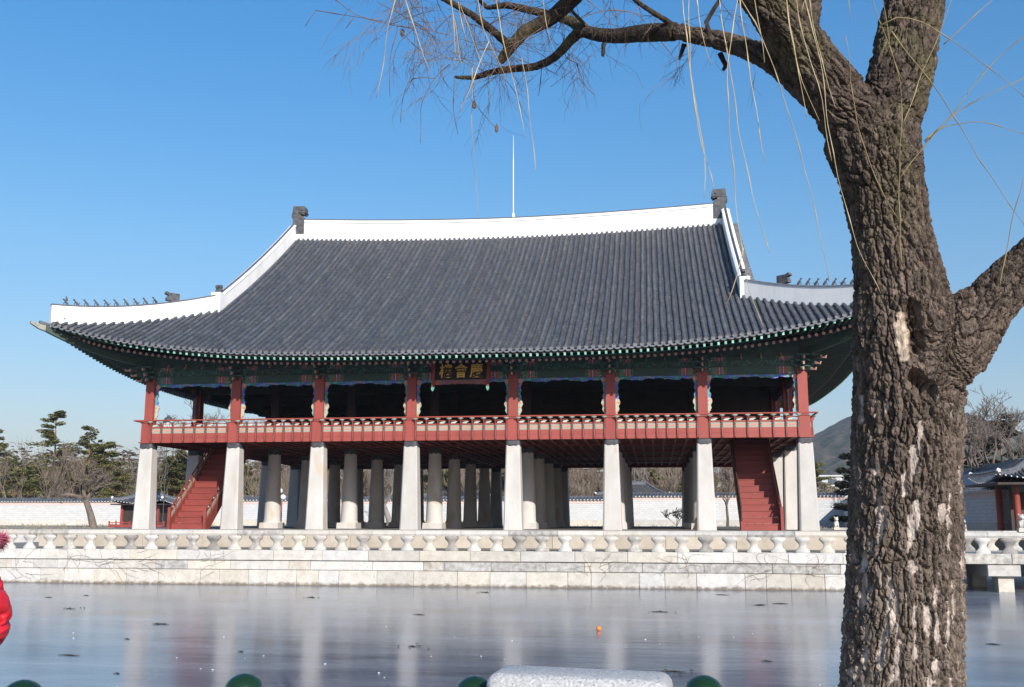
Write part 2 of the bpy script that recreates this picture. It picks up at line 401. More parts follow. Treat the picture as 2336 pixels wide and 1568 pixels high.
def carved_mat():
    """carved openwork frame: blue and teal up high, paler, orange and white low down"""
    m = bpy.data.materials.new('carved_frame_paint'); m.use_nodes = True
    nt = m.node_tree; N = nt.nodes; L = nt.links; b = N["Principled BSDF"]; b.inputs['Roughness'].default_value = 0.6
    tc = N.new("ShaderNodeTexCoord")
    vo = N.new("ShaderNodeTexVoronoi"); vo.inputs['Scale'].default_value = 9.0; L.new(tc.outputs['Object'], vo.inputs['Vector'])
    vc = N.new("ShaderNodeSeparateColor"); L.new(vo.outputs['Color'], vc.inputs[0])
    nz = N.new("ShaderNodeTexNoise"); nz.inputs['Scale'].default_value = 1.1; L.new(tc.outputs['Object'], nz.inputs['Vector'])
    up = ramp_chain(nt, vc.outputs[0], [(0, (0.05, 0.22, 0.20)), (0.3, (0.10, 0.36, 0.33)), (0.55, (0.10, 0.13, 0.50)), (0.8, (0.16, 0.20, 0.55)), (0.92, (0.5, 0.25, 0.2))], 'CONSTANT')
    bl = ramp_chain(nt, vc.outputs[1], [(0, (0.10, 0.13, 0.52)), (0.45, (0.18, 0.22, 0.6)), (0.7, (0.06, 0.24, 0.26)), (0.9, (0.45, 0.2, 0.15))], 'CONSTANT')
    lo = ramp_chain(nt, vc.outputs[0], [(0, (0.40, 0.44, 0.36)), (0.4, (0.22, 0.44, 0.36)), (0.6, (0.46, 0.40, 0.32)), (0.85, (0.45, 0.22, 0.12))], 'CONSTANT')
    m1 = N.new("ShaderNodeMix"); m1.data_type = 'RGBA'
    t = N.new("ShaderNodeMath"); t.operation = 'GREATER_THAN'; t.inputs[1].default_value = 0.52; L.new(nz.outputs[0], t.inputs[0])
    L.new(t.outputs[0], m1.inputs[0]); L.new(up, m1.inputs[6]); L.new(bl, m1.inputs[7])
    sp = N.new("ShaderNodeSeparateXYZ"); L.new(tc.outputs['Generated'], sp.inputs[0])
    mr = N.new("ShaderNodeMapRange"); mr.inputs[1].default_value = 0.38; mr.inputs[2].default_value = 0.46; mr.inputs[3].default_value = 1; mr.inputs[4].default_value = 0
    L.new(sp.outputs[2], mr.inputs[0])
    m2 = N.new("ShaderNodeMix"); m2.data_type = 'RGBA'; L.new(mr.outputs[0], m2.inputs[0]); L.new(m1.outputs[2], m2.inputs[6]); L.new(lo, m2.inputs[7])
    L.new(m2.outputs[2], b.inputs['Base Color'])
    return m
M['carved'] = carved_mat()

def ice_mat():
    m = bpy.data.materials.new('pond_ice'); m.use_nodes = True
    nt = m.node_tree; N = nt.nodes; L = nt.links; b = N["Principled BSDF"]
    tc = N.new("ShaderNodeTexCoord")
    mp = N.new("ShaderNodeMapping"); L.new(tc.outputs['Object'], mp.inputs[0]); mp.inputs['Scale'].default_value = (0.35, 1.2, 1)
    nz = N.new("ShaderNodeTexNoise"); nz.inputs['Scale'].default_value = 0.35; nz.inputs['Detail'].default_value = 8; nz.inputs['Roughness'].default_value = 0.6
    L.new(mp.outputs[0], nz.inputs['Vector'])
    c = ramp_chain(nt, nz.outputs[0], [(0.32, (0.06, 0.085, 0.13)), (0.50, (0.14, 0.175, 0.225)), (0.66, (0.24, 0.27, 0.31)), (0.80, (0.34, 0.37, 0.40))])
    # healed cracks: thin paler lines
    nw = N.new("ShaderNodeTexNoise"); nw.inputs['Scale'].default_value = 0.5; L.new(tc.outputs['Object'], nw.inputs['Vector'])
    vm_ = N.new("ShaderNodeVectorMath"); vm_.operation = 'MULTIPLY_ADD'; vm_.inputs[1].default_value = (2.5, 2.5, 0); L.new(nw.outputs['Color'], vm_.inputs[0]); L.new(tc.outputs['Object'], vm_.inputs[2])
    ve = N.new("ShaderNodeTexVoronoi"); ve.feature = 'DISTANCE_TO_EDGE'; ve.inputs['Scale'].default_value = 0.16; L.new(vm_.outputs[0], ve.inputs['Vector'])
    mk = N.new("ShaderNodeMapRange"); mk.inputs[1].default_value = 0.0; mk.inputs[2].default_value = 0.012; mk.inputs[3].default_value = 0.13; mk.inputs[4].default_value = 0.0; L.new(ve.outputs['Distance'], mk.inputs[0])
    mc = N.new("ShaderNodeMix"); mc.data_type = 'RGBA'; L.new(mk.outputs[0], mc.inputs[0]); L.new(c, mc.inputs[6]); mc.inputs[7].default_value = (0.45, 0.48, 0.52, 1)
    L.new(mc.outputs[2], b.inputs['Base Color'])
    rr = N.new("ShaderNodeMapRange"); rr.inputs[3].default_value = 0.12; rr.inputs[4].default_value = 0.22; L.new(nz.outputs[0], rr.inputs[0])
    L.new(rr.outputs[0], b.inputs['Roughness'])
    b.inputs['IOR'].default_value = 1.33
    n2 = N.new("ShaderNodeTexNoise"); n2.inputs['Scale'].default_value = 1.6; n2.inputs['Detail'].default_value = 6; L.new(mp.outputs[0], n2.inputs['Vector'])
    bp = N.new("ShaderNodeBump"); bp.inputs['Strength'].default_value = 0.12; bp.inputs['Distance'].default_value = 0.05
    L.new(n2.outputs[0], bp.inputs['Height']); L.new(bp.outputs[0], b.inputs['Normal'])
    return m
M['ice'] = ice_mat()

def brick_mat(name, c1, c2, mortar, sx, sz, band=None):
    m = bpy.data.materials.new(name); m.use_nodes = True
    nt = m.node_tree; N = nt.nodes; L = nt.links; b = N["Principled BSDF"]; b.inputs['Roughness'].default_value = 0.9
    g = N.new("ShaderNodeNewGeometry"); sp = N.new("ShaderNodeSeparateXYZ"); L.new(g.outputs['Position'], sp.inputs[0])
    ad = N.new("ShaderNodeMath"); ad.operation = 'ADD'; L.new(sp.outputs[0], ad.inputs[0]); L.new(sp.outputs[1], ad.inputs[1])
    cb = N.new("ShaderNodeCombineXYZ"); L.new(ad.outputs[0], cb.inputs[0]); L.new(sp.outputs[2], cb.inputs[1])
    br = N.new("ShaderNodeTexBrick"); br.inputs['Scale'].default_value = 1.0
    br.inputs['Brick Width'].default_value = sx; br.inputs['Row Height'].default_value = sz; br.inputs['Mortar Size'].default_value = 0.018
    br.inputs['Color1'].default_value = (*c1, 1); br.inputs['Color2'].default_value = (*c2, 1); br.inputs['Mortar'].default_value = (*mortar, 1)
    L.new(cb.outputs[0], br.inputs['Vector'])
    out = br.outputs['Color']
    if band:
        zlo, zhi, col = band
        a = N.new("ShaderNodeMath"); a.operation = 'GREATER_THAN'; a.inputs[1].default_value = zlo; L.new(sp.outputs[2], a.inputs[0])
        c = N.new("ShaderNodeMath"); c.operation = 'LESS_THAN'; c.inputs[1].default_value = zhi; L.new(sp.outputs[2], c.inputs[0])
        d = N.new("ShaderNodeMath"); d.operation = 'MULTIPLY'; L.new(a.outputs[0], d.inputs[0]); L.new(c.outputs[0], d.inputs[1])
        mx = N.new("ShaderNodeMix"); mx.data_type = 'RGBA'; L.new(d.outputs[0], mx.inputs[0]); L.new(out, mx.inputs[6]); mx.inputs[7].default_value = (*col, 1)
        out = mx.outputs[2]
    L.new(out, b.inputs['Base Color'])
    bp = N.new("ShaderNodeBump"); bp.inputs['Strength'].default_value = 0.5; bp.inputs['Distance'].default_value = 0.02
    bp.invert = True
    L.new(br.outputs['Fac'], bp.inputs['Height']); L.new(bp.outputs[0], b.inputs['Normal'])
    return m
M['wallbrick'] = brick_mat('pale_wall_brick', (0.53, 0.53, 0.525), (0.60, 0.60, 0.59), (0.42, 0.43, 0.46), 0.55, 0.24)
M['wallpink'] = mat('pink_wall_band', (0.60, 0.46, 0.42), (0.66, 0.52, 0.48), 1, 0.9)

def forest_mat(name, stops, scale):
    m = bpy.data.materials.new(name); m.use_nodes = True
    nt = m.node_tree; N = nt.nodes; L = nt.links; b = N["Principled BSDF"]; b.inputs['Roughness'].default_value = 0.95; b.inputs['Specular IOR Level'].default_value = 0.05
    g = N.new("ShaderNodeNewGeometry")
    nz = N.new("ShaderNodeTexNoise"); nz.inputs['Scale'].default_value = scale; nz.inputs['Detail'].default_value = 9; nz.inputs['Roughness'].default_value = 0.72
    L.new(g.outputs['Position'], nz.inputs['Vector'])
    L.new(ramp_chain(nt, nz.outputs[0], stops), b.inputs['Base Color'])
    return m
M['hill'] = forest_mat('wooded_hillside', [(0.36, (0.022, 0.034, 0.018)), (0.46, (0.06, 0.068, 0.034)), (0.54, (0.12, 0.09, 0.065)), (0.68, (0.19, 0.145, 0.115))], 0.05)

# ------------------------------------------------------------------ setting: ground, pond, hills
WZ = -2.45
PX0, PX1, PY0, PY1 = -75.0, 20.6, 6.2, 97.0
structure('pond_ice', MB().add([(PX0 - 0.5, PY0 - 0.5, WZ), (PX1 + 30, PY0 - 0.5, WZ), (PX1 + 30, PY1 + 0.5, WZ), (PX0 - 0.5, PY1 + 0.5, WZ)], [(0, 1, 2, 3)]), M['ice'])
g = MB()
FAR = 4200.0
def quad(mb, x0, x1, y0, y1, z, mi=0): mb.add([(x0, y0, z), (x1, y0, z), (x1, y1, z), (x0, y1, z)], [(0, 1, 2, 3)], mi)
quad(g, -FAR, FAR, -FAR, PY0, -1.1); quad(g, -FAR, PX0, PY0, FAR, -1.1); quad(g, PX1 + 30, FAR, PY0, PY1 + 10, -1.1)
quad(g, PX0, FAR, PY1 + 10, FAR, -1.1)
g.add([(PX0, PY1, -0.75), (PX1 + 30, PY1, -0.75), (PX1 + 30, PY1 + 10, -0.38), (PX0, PY1 + 10, -0.38)], [(0, 1, 2, 3)])
g.add([(PX0, PY1 + 10, -0.38), (PX1 + 30, PY1 + 10, -0.38), (PX1 + 60, PY1 + 60, -0.1), (PX0 - 60, PY1 + 60, -0.1)], [(0, 1, 2, 3)])
structure('ground', g, M['grass'])
# near bank wall of the pond and the far bank walls
bk = MB(); bk.box(PX0, PX1 + 30, PY0 - 0.5, PY0, WZ - 0.3, -1.08); bk.box(PX0, PX1 + 30, PY1, PY1 + 0.5, WZ - 0.3, -0.72); bk.box(PX0 - 0.5, PX0, PY0, PY1, WZ - 0.3, -1.0)
structure('pond_bank', bk, M['stone'])
# east shore behind the bridge
es = MB(); es.box(PX1, PX1 + 29, 56.0, PY1 - 0.05, WZ - 0.3, -0.6)
structure('east_shore', es, M['ground'])

def hill_ridge(name, pts, depth, seedv, mt, y_back=400):
    """ridge line in world points (x, y, z); slopes towards the viewer"""
    rs = np.random.default_rng(seedv)
    n = len(pts); rows = 44; vs = []; fs = []
    for j in range(rows):
        t = j / (rows - 1)
        for i, (x, y, z) in enumerate(pts):
            nz = rs.normal() * 6.0 * math.sin(math.pi * min(1, t + 0.05)) 
            zz = z * (1 - (1 - t) ** 1.6) if t < 1 else z
            vs.append((x, y - depth * (1 - t), -2 + zz + nz * (0.35 + 0.65 * (1 - t))))
    for i, (x, y, z) in enumerate(pts): vs.append((x, y + y_back, -5))
    for j in range(rows):
        for i in range(n - 1):
            a = j * n + i; fs.append((a, a + 1, a + n + 1, a + n))
    mb = MB().add(vs, fs)
    o = structure(name, mb, mt, smooth='all')
    return o
def ridge_pts(y, x0, x1, n, f, seedv, rough):
    rs = np.random.default_rng(seedv); P = []
    ph = rs.uniform(0, 6.28, 6)
    for i in range(n):
        x = x0 + (x1 - x0) * i / (n - 1)
        z = f(x) + rough * sum(math.sin(x * k * 0.004 + ph[k]) / k for k in range(1, 6)) + rs.normal() * rough * 0.12
        P.append((x, y, z))
    return P
def fz(x):
    # hill seen right of the pavilion: rises from x=170 to a summit at 280, then a long shoulder
    left = 1 / (1 + math.exp(-(x - 100) / 40.0))
    return 8 + left * (84 * (1 if x < 560 else math.exp(-(x - 560) / 700.0)) + 62 * math.exp(-((x - 325) / 120.0) ** 2))
hill_ridge('hill', ridge_pts(1500, -1500, 1900, 420, fz, 3, 4), 620, 5, M['hill'])
hill_ridge('hill', ridge_pts(2600, -3000, 3300, 130, lambda x: 30 + 50 * math.exp(-((x - 1100) / 420.0) ** 2), 9, 9), 900, 6, M['hill'])

# ------------------------------------------------------------------ island terrace, stone by stone
FY = 46.0                     # front face of the terrace
IX0, IX1 = -38.0, 11.6
core = MB(); core.box(IX0 + 0.3, IX1 - 0.3, FY + 0.35, 86, WZ - 0.5, -0.875)
structure('terrace_core', core, M['paving'])
wall = thing('terrace_wall', 'long pale granite retaining wall in three courses rising from the frozen pond below the pavilion', 'wall', ((IX0 + IX1) / 2, FY, WZ))
def course(z0, z1, y, wlist, mats, name='stone_block', bev=0.018, parent=wall, depth=0.5, x0=IX0, x1=IX1, smin=0.7, smax=2.3):
    x = x0; k = 0
    while x < x1 - 0.2:
        w = wlist[k % len(wlist)] if wlist else random.uniform(smin, smax)
        w = min(w, x1 - x)
        if x1 - (x + w) < 0.4: w = x1 - x
        dy = random.uniform(-0.008, 0.012)
        mb = MB().bevbox(x + 0.006, x + w - 0.006, y + dy, y + depth, z0 + 0.006, z1 - 0.006, bev)
        part(name, mb, random.choice(mats), parent)
        x += w; k += 1
course(-1.335, -0.875, FY - 0.10, [2.3, 2.25, 2.4, 2.3, 2.15, 2.35], [M['stone']], depth=0.7)
course(-1.76, -1.335, FY - 0.01, None, [M['stone'], M['stone_mottled'], M['stone'], M['stone_mottled'], M['stone']], smin=0.9, smax=2.9)
course(-2.60, -1.76, FY + 0.03, None, [M['stone_water']], smin=0.75, smax=2.1)
# inner plinth that carries the pillars
pl = thing('pavilion_plinth', 'low stone plinth under the pavilion pillars, tan facing stones below a pale coping', 'plinth', (-9.6, 49.8, -0.87))
course(-0.22, -0.015, 49.75, [2.1, 2.3, 1.9, 2.4], [M['stone']], name='coping_stone', parent=pl, x0=-31.4, x1=10.2, depth=0.8)
course(-0.875, -0.22, 49.86, None, [M['stone_tan']], name='facing_stone', parent=pl, x0=-31.35, x1=10.15, smin=1.6, smax=3.4, depth=0.5)
pc = MB(); pc.box(-31.3, 10.1, 50.3, 83.5, -0.87, -0.002)
part('plinth_floor', pc, M['paving'], pl)

def balustrade(label, x0, x1, y, zb, spacing, parent_name='stone_balustrade', first=0.35):
    t = thing(parent_name, label, 'balustrade', ((x0 + x1) / 2, y, zb))
    prof = [(0.31, 0.0), (0.32, 0.06), (0.285, 0.12), (0.215, 0.18), (0.165, 0.24), (0.152, 0.29), (0.17, 0.35), (0.215, 0.41), (0.275, 0.47), (0.33, 0.53), (0.335, 0.58), (0.31, 0.64)]
    meshes = []
    for mt in (M['stone'], M['stone'], M['stone_mottled'], M['stone_dark']):
        meshes.append(MB().lathe(prof, 12, sy=0.55, rot=R(15)).mesh('baluster', mt, True))
    x = x0 + first; k = 0
    while x < x1 - 0.2:
        w = random.choices([0, 1, 2, 3], [3.5, 3, 3.2, 1.0])[0]
        part('baluster', meshes[w], None, t, (x, y, zb), scale=(random.uniform(0.96, 1.05), 1, 1), rot=(0, 0, random.uniform(-0.05, 0.05)))
        x += spacing; k += 1
    x = x0
    while x < x1 - 0.1:
        w = min(random.choice([2.0, 2.1, 2.15, 2.2]), x1 - x)
        z = zb + 0.64
        ring = lambda xx: [(xx, y - 0.10, z), (xx, y + 0.10, z), (xx, y + 0.145, z + 0.09), (xx, y + 0.13, z + 0.20), (xx, y + 0.06, z + 0.255), (xx, y - 0.06, z + 0.255), (xx, y - 0.13, z + 0.20), (xx, y - 0.145, z + 0.09)]
        part('rail_stone', MB().sweep([ring(x + 0.008), ring(x + w - 0.008)]), random.choice([M['stone']] * 6 + [M['stone_mottled']]), t)
        x += w
    return t
balustrade('stone balustrade of hourglass balusters along the front edge of the pavilion terrace', IX0, IX1, FY + 0.22, -0.875, 1.02)

# dry creeper stems on the terrace wall
vine = MB()
for (cx, w, cz) in [(-29.5, 1.6, -1.6), (-27, 2.2, -1.35), (-25.3, 1.8, -1.4), (-23.2, 2.4, -1.2), (-20.5, 2.0, -1.35), (-2.5, 1.8, -1.35), (0.8, 2.2, -1.3), (4.2, 2.2, -1.4), (6.6, 2.0, -1.5), (8.5, 2.4, -1.45), (9.8, 1.8, -1.6)]:
    for k in range(9):
        x, z = cx + random.uniform(-w, w) * 0.3, cz + random.uniform(-0.7, 0.2)
        a = random.uniform(-0.5, math.pi + 0.5); P = []
        for s in range(9):
            yy = FY - 0.125 if z > -1.34 else (FY - 0.045 if z > -1.77 else FY - 0.005)
            P.append((x, yy, z)); a += random.uniform(-0.6, 0.6)
            x += math.cos(a) * 0.17; z = min(-0.9, max(-2.4, z + math.sin(a) * 0.11))
        vine.tube(P, [0.0075 * (1 - 0.08 * i) for i in range(len(P))], 3)
o = part('creeper_vines', vine, M['vine'], None); o['kind'] = 'stuff'; o['label'] = 'leafless creeper stems clinging to the terrace stones'; o['category'] = 'vine'

# ------------------------------------------------------------------ the pavilion
XC, YF, DEP = -9.62, 51.4, 28.5
YC = YF + DEP / 2; YB = YF + DEP
CXS = [XC + d for d in (-16.84, -12.04, -7.52, -2.62, 2.62, 7.52, 12.04, 16.84)]
CYS = [YF + DEP * k / 5 for k in range(6)]
pav = thing('pavilion', 'great two-storey timber pavilion with a curved grey tiled roof standing on stone pillars', 'pavilion', (XC, YC, 0))

# stone pillars
def square_pillar_mb():
    mb = MB(); a0, a1, c = 0.47, 0.345, 0.075
    secs = []
    for z, a in ((0.0, a0), (0.3, a0 - 0.015), (2.2, (a0 + a1) / 2 - 0.005), (4.18, a1)):
        cc = c * a / a0
        secs.append([(a - cc, -a, z), (a, -a + cc, z), (a, a - cc, z), (a - cc, a, z), (-a + cc, a, z), (-a, a - cc, z), (-a, -a + cc, z), (-a + cc, -a, z)])
    return mb.sweep(secs)
def round_pillar_mb():
    mb = MB(); mb.box(-0.56, 0.56, -0.56, 0.56, 0.0, 0.32, taper=0.02)
    mb.lathe([(0.53, 0.32), (0.47, 0.45), (0.45, 1.2), (0.40, 2.6), (0.345, 4.18)], 20)
    return mb
sq_me = square_pillar_mb().mesh('stone_pillar', M['pillar']); rd_me = round_pillar_mb().mesh('stone_pillar', M['pillar'], True)
def wavy_band(sq):
    mb = MB(); n = 32; top = []; bot = []
    for k in range(n):
        a = 2 * math.pi * k / n
        if sq:
            r = 0.365 / max(abs(math.cos(a)), abs(math.sin(a)), 0.78); r = min(r, 0.46)
        else: r = 0.365
        top.append((r * math.cos(a), r * math.sin(a), 4.43)); bot.append((r * math.cos(a), r * math.sin(a), 4.16 + 0.035 * math.cos(a * 8)))
    return mb.sweep([bot, top])
bs_me = wavy_band(True).mesh('pillar_band', M['black'], True); br_me = wavy_band(False).mesh('pillar_band', M['black'], True)
for i, x in enumerate(CXS):
    for j, y in enumerate(CYS):
        outer = i in (0, 7) or j in (0, 5)
        p_ = part('stone_pillar', sq_me if outer else rd_me, None, pav, (x, y, 0))
        part('pillar_band', bs_me if outer else br_me, None, p_, (x, y, 0))

# floor frame: joists, boards, beams, fascia
ox0, ox1, oy0, oy1 = CXS[0] - 0.42, CXS[-1] + 0.42, YF - 0.42, YB + 0.42
stair_x = [(XC - 15.63, XC - 13.53), (XC + 13.68, XC + 15.72)]
SY0, SY1 = 51.75, 57.2
deck = MB()
deck.box(ox0 + 0.1, ox1 - 0.1, SY1, oy1 - 0.1, 4.74, 4.92)
segs = [(ox0 + 0.1, stair_x[0][0]), (stair_x[0][1], stair_x[1][0]), (stair_x[1][1], ox1 - 0.1)]
for a, b in segs: deck.box(a, b, oy0 + 0.1, SY1 - 0.002, 4.74, 4.92)
for a, b in stair_x: deck.box(a + 0.002, b - 0.002, oy0 + 0.1, 57.0, 4.74, 4.92)  # slab added over the stairwell to keep sun off the upper stairs
deck_o = part('floor_deck', deck, M['soffit'], pav)
x = ox0 + 0.5
while x < ox1 - 0.3:
    y0 = oy0 + 0.14
    for a, b in stair_x:
        if a - 0.1 < x < b + 0.1: y0 = SY1 + 0.02
    jo = MB().box(x - 0.07, x + 0.07, y0, oy1 - 0.14, 4.60, 4.738, 0)
    j_ = part('joist', jo, M['soffit'], deck_o)
    part('joist_strip', MB().box(x - 0.018, x + 0.018, y0, oy1 - 0.16, 4.592, 4.599), M['soffit_line'], j_)
    x += 0.585
for j, y in enumerate(CYS):
    if 0 < j < 5: part('floor_beam', MB().box(ox0 + 0.2, ox1 - 0.2, y - 0.17, y + 0.17, 4.56, 4.66), M['soffit'], pav)
part('floor_beam', MB().box(ox0 + 0.2, ox1 - 0.2, YF - 0.15, YF + 0.15, 4.54, 4.66), M['soffit'], pav)
part('floor_beam', MB().box(ox0 + 0.2, ox1 - 0.2, YB - 0.15, YB + 0.15, 4.46, 4.60), M['soffit'], pav)
for x in CXS[1:-1]: part('floor_beam', MB().box(x - 0.16, x + 0.16, oy0 + 0.25, oy1 - 0.25, 4.555, 4.655), M['soffit'], pav)
part('rear_fascia', MB().box(ox0 + 0.1, ox1 - 0.1, oy1 - 0.13, oy1 - 0.09, 4.45, 4.93), M['red'], pav)

# upper posts
post_top = 7.58
for i, x in enumerate(CXS):
    for j, y in enumerate(CYS):
        mt = M['red'] if (i in (0, 7) or j in (0, 5)) else M['dark_wood_and_shade']
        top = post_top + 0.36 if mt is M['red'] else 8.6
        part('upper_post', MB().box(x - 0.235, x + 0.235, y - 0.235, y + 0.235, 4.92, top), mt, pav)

# railing all round: fascia panels between box posts, curved struts, lotus caps, round handrail
rail = part('railing', MB().box(ox0, ox1, oy0 + 0.06, oy0 + 0.13, 4.445, 4.50).box(ox0, ox1, oy1 - 0.13, oy1 - 0.06, 4.72, 4.78).box(ox0 + 0.06, ox0 + 0.13, oy0 + 0.14, oy1 - 0.14, 4.445, 4.50).box(ox1 - 0.13, ox1 - 0.06, oy0 + 0.14, oy1 - 0.14, 4.445, 4.50), M['red'], pav)
def strut_mb():
    """S-curved 'chicken leg' strut with a scalloped dark edge, facing -y, origin at the panel foot"""
    mb = MB(); P = [(-0.02, 0.02), (-0.05, 0.18), (-0.045, 0.38), (-0.02, 0.58), (-0.03, 0.78), (-0.10, 0.95), (-0.155, 1.02)]
    secs = []
    for y, z in P: secs.append([(-0.028, y - 0.03, z), (0.028, y - 0.03, z), (0.028, 0.015, z), (-0.028, 0.015, z)])
    mb.sweep(secs, 0)
    for k in range(7):
        z = 0.06 + k * 0.115
        mb.box(-0.052, 0.052, -0.055, 0.010, z, z + 0.055, 1)
    return mb
def lotus_mb():
    mb = MB(); mb.lathe([(0.035, 0.0), (0.06, 0.02), (0.13, 0.05), (0.15, 0.075), (0.10, 0.10)], 10, sy=0.7, c=(0, -0.14, 1.015)); return mb
strut_me = strut_mb().mesh('railing_strut', [M['red'], M['black']]); lotus_me = lotus_mb().mesh('lotus_cap', M['lotus'], True)
def panel_me(w):
    mb = MB()
    mb.box(-w / 2, w / 2, 0.015, 0.05, 0.0, 0.245, 0); mb.box(-w / 2, w / 2, 0.012, 0.05, 0.252, 0.49, 0)
    mb.box(-w / 2, w / 2, 0.03, 0.06, 0.49, 0.765, 1)
    mb.box(-w / 2, w / 2, 0.0, 0.06, 0.765, 0.84, 0)
    # pink cloud relief on the pale panel, mint bracket relief in the open slot above
    cl = [(-w * 0.30, 0.60), (-w * 0.16, 0.58), (w * 0.30, 0.60), (w * 0.33, 0.64), (w * 0.1, 0.66), (w * 0.02, 0.70), (-w * 0.1, 0.665), (-w * 0.28, 0.655)]
    mb.prism([(x, 0.022, z) for x, z in cl], (0, 0.012, 0), 2)
    br = [(-w * 0.36, 0.845), (-w * 0.02, 0.845), (w * 0.06, 0.90), (w * 0.20, 0.93), (w * 0.05, 0.955), (-w * 0.25, 0.93), (-w * 0.40, 0.90)]
    mb.prism([(x, 0.02, z) for x, z in br], (0, 0.02, 0), 3)
    mb.box(-w / 2, w / 2, 0.01, 0.05, 0.965, 1.005, 0)
    return mb.mesh('railing_panel', [M['red'], M['olive'], M['cloud'], M['lotus']])
def rail_run(p0, p1, rotz, z0=4.445, n=8):
    """one bay of railing between two box posts (p0, p1 are points on the outer plane)"""
    p0, p1 = Vector((*p0, z0)), Vector((*p1, z0)); d = (p1 - p0); L_ = d.length; d.normalize()
    w = L_ / n; me = panel_me(w - 0.012)
    for k in range(n):
        c = p0 + d * (w * (k + 0.5)); part('railing_panel', me, None, rail, c, rot=(0, 0, rotz))
    for k in range(n + 1):
        c = p0 + d * (w * k)
        if k == 0: c = c + d * 0.03
        if k == n: c = c - d * 0.03
        s_ = part('railing_strut', strut_me, None, rail, c, rot=(0, 0, rotz))
        part('lotus_cap', lotus_me, None, rail, c, rot=(0, 0, rotz))
bp = 0.27
for a, b in zip(CXS[:-1], CXS[1:]):
    nb = 8 if abs((a + b) / 2 - XC) < 14 else 7
    rail_run((a + bp, oy0), (b - bp, oy0), 0, n=nb)
for a, b in zip(CYS[:-1], CYS[1:]):
    rail_run((ox0, b - bp), (ox0, a + bp), R(-90), n=9); rail_run((ox1, a + bp), (ox1, b - bp), R(90), n=9)
for a, b in zip(CXS[:-1], CXS[1:]):
    part('railing_panel', MB().box(a + bp, b - bp, oy1 - 0.05, oy1, 4.72, 5.25), M['red'], rail)
for i, x in enumerate(CXS):
    for y, s in ((oy0, -1), (oy1, 1)):
        part('railing_post', MB().box(x - 0.265, x + 0.265, min(y - 0.0, y + 0.2 * -s) , max(y, y + 0.2 * -s), 4.43 if s < 0 else 4.70, 5.50), M['red'], rail)
for y in CYS[1:-1]:
    for x, s in ((ox0, -1), (ox1, 1)):
        part('railing_post', MB().box(min(x, x - 0.2 * s), max(x, x - 0.2 * s), y - 0.265, y + 0.265, 4.43, 5.50), M['red'], rail)
hz = 5.60
hr = [(ox0 - 0.16, oy0 - 0.16), (ox1 + 0.16, oy0 - 0.16), (ox1 + 0.16, oy1 + 0.16), (ox0 - 0.16, oy1 + 0.16)]
for k in range(4):
    a, b = Vector((*hr[k], hz)), Vector((*hr[(k + 1) % 4], hz)); d = (b - a).normalized()
    part('handrail', MB().tube([a - d * 0.03, b + d * 0.03], 0.042, 10), M['red'], rail, smooth=True)

# lintels, painted bands, carved openwork frames, column-head brackets
def beam(name, a, b, lo, hi, th, mt, off=0.0):
    """horizontal beam between plan points a and b"""
    a, b = Vector((*a, 0)), Vector((*b, 0)); d = b - a; L_ = d.length
    mb = MB().box(-L_ / 2, L_ / 2, -th / 2 + off, th / 2 + off, lo, hi)
    return part(name, mb, mt, pav, (a + b) / 2, rot=(0, 0, math.atan2(d.y, d.x)))
def carved_mesh(L_, h):
    """openwork frame: strip under the lintel and two drops down beside the posts"""
    mb = MB(); n = 48; rs = random.Random(int(L_ * 100)); lo = []; hi = []
    for k in range(n + 1):
        t = k / n; x = -L_ / 2 + L_ * t
        e = abs(t - 0.5) * 2
        dz = 0.15 + 0.05 * math.sin(t * math.pi * 14) * 0.5 + (0.05 if 0.30 < e < 0.62 else 0) - (0.03 if e < 0.2 else 0) + (0.05 * max(0, (e - 0.86) / 0.14))
        lo.append((x, -0.03, -dz)); hi.append((x, -0.03, 0))
    vs = lo + hi; m_ = n + 1
    fs = [(k, k + 1, m_ + k + 1, m_ + k) for k in range(n)]
    vs2 = [(x, y + 0.06, z) for x, y, z in vs]; o = len(vs)
    fs2 = [(o + k + 1, o + k, o + m_ + k, o + m_ + k + 1) for k in range(n)] + [(k, o + k, o + k + 1, k + 1) for k in range(n)]
    mb.add(vs + vs2, fs + fs2, 0)
    for s in (-1, 1):
        n2 = 30; inn = []; out = []
        for k in range(n2 + 1):
            t = k / n2; z = -0.16 - (h - 0.16) * t
            w = 0.15 + 0.03 * math.sin(t * 31) + 0.02 * math.sin(t * 12 + 1) + (0.05 if 0.56 < t < 0.85 else 0) - (0.05 if t < 0.03 else 0)
            if t > 0.93: w *= 0.8
            inn.append((s * (L_ / 2 - w), z)); out.append((s * L_ / 2, z))
        vs = [(x, -0.03, z) for x, z in inn] + [(x, -0.03, z) for x, z in out]; m2 = n2 + 1
        vs2 = [(x, 0.03, z) for x, y, z in vs]; o = len(vs)
        fs = [(k, k + 1, m2 + k + 1, m2 + k) for k in range(n2)]
        fs2 = [(o + k + 1, o + k, o + m2 + k, o + m2 + k + 1) for k in range(n2)] + [(k, o + k, o + k + 1, k + 1) for k in range(n2)]
        mb.add(vs + vs2, fs + fs2, 0)
        mb.lathe([(0.02, -0.05), (0.13, -0.045), (0.13, 0.045), (0.02, 0.05)], 12, mi=1)
        # turn the last 48 verts (rosette) to face -y at the corner
        for q in range(len(mb.v) - 48, len(mb.v)):
            x, y, z = mb.v[q]; mb.v[q] = (x + s * (L_ / 2 - 0.10), z, y - 0.14)
    return mb
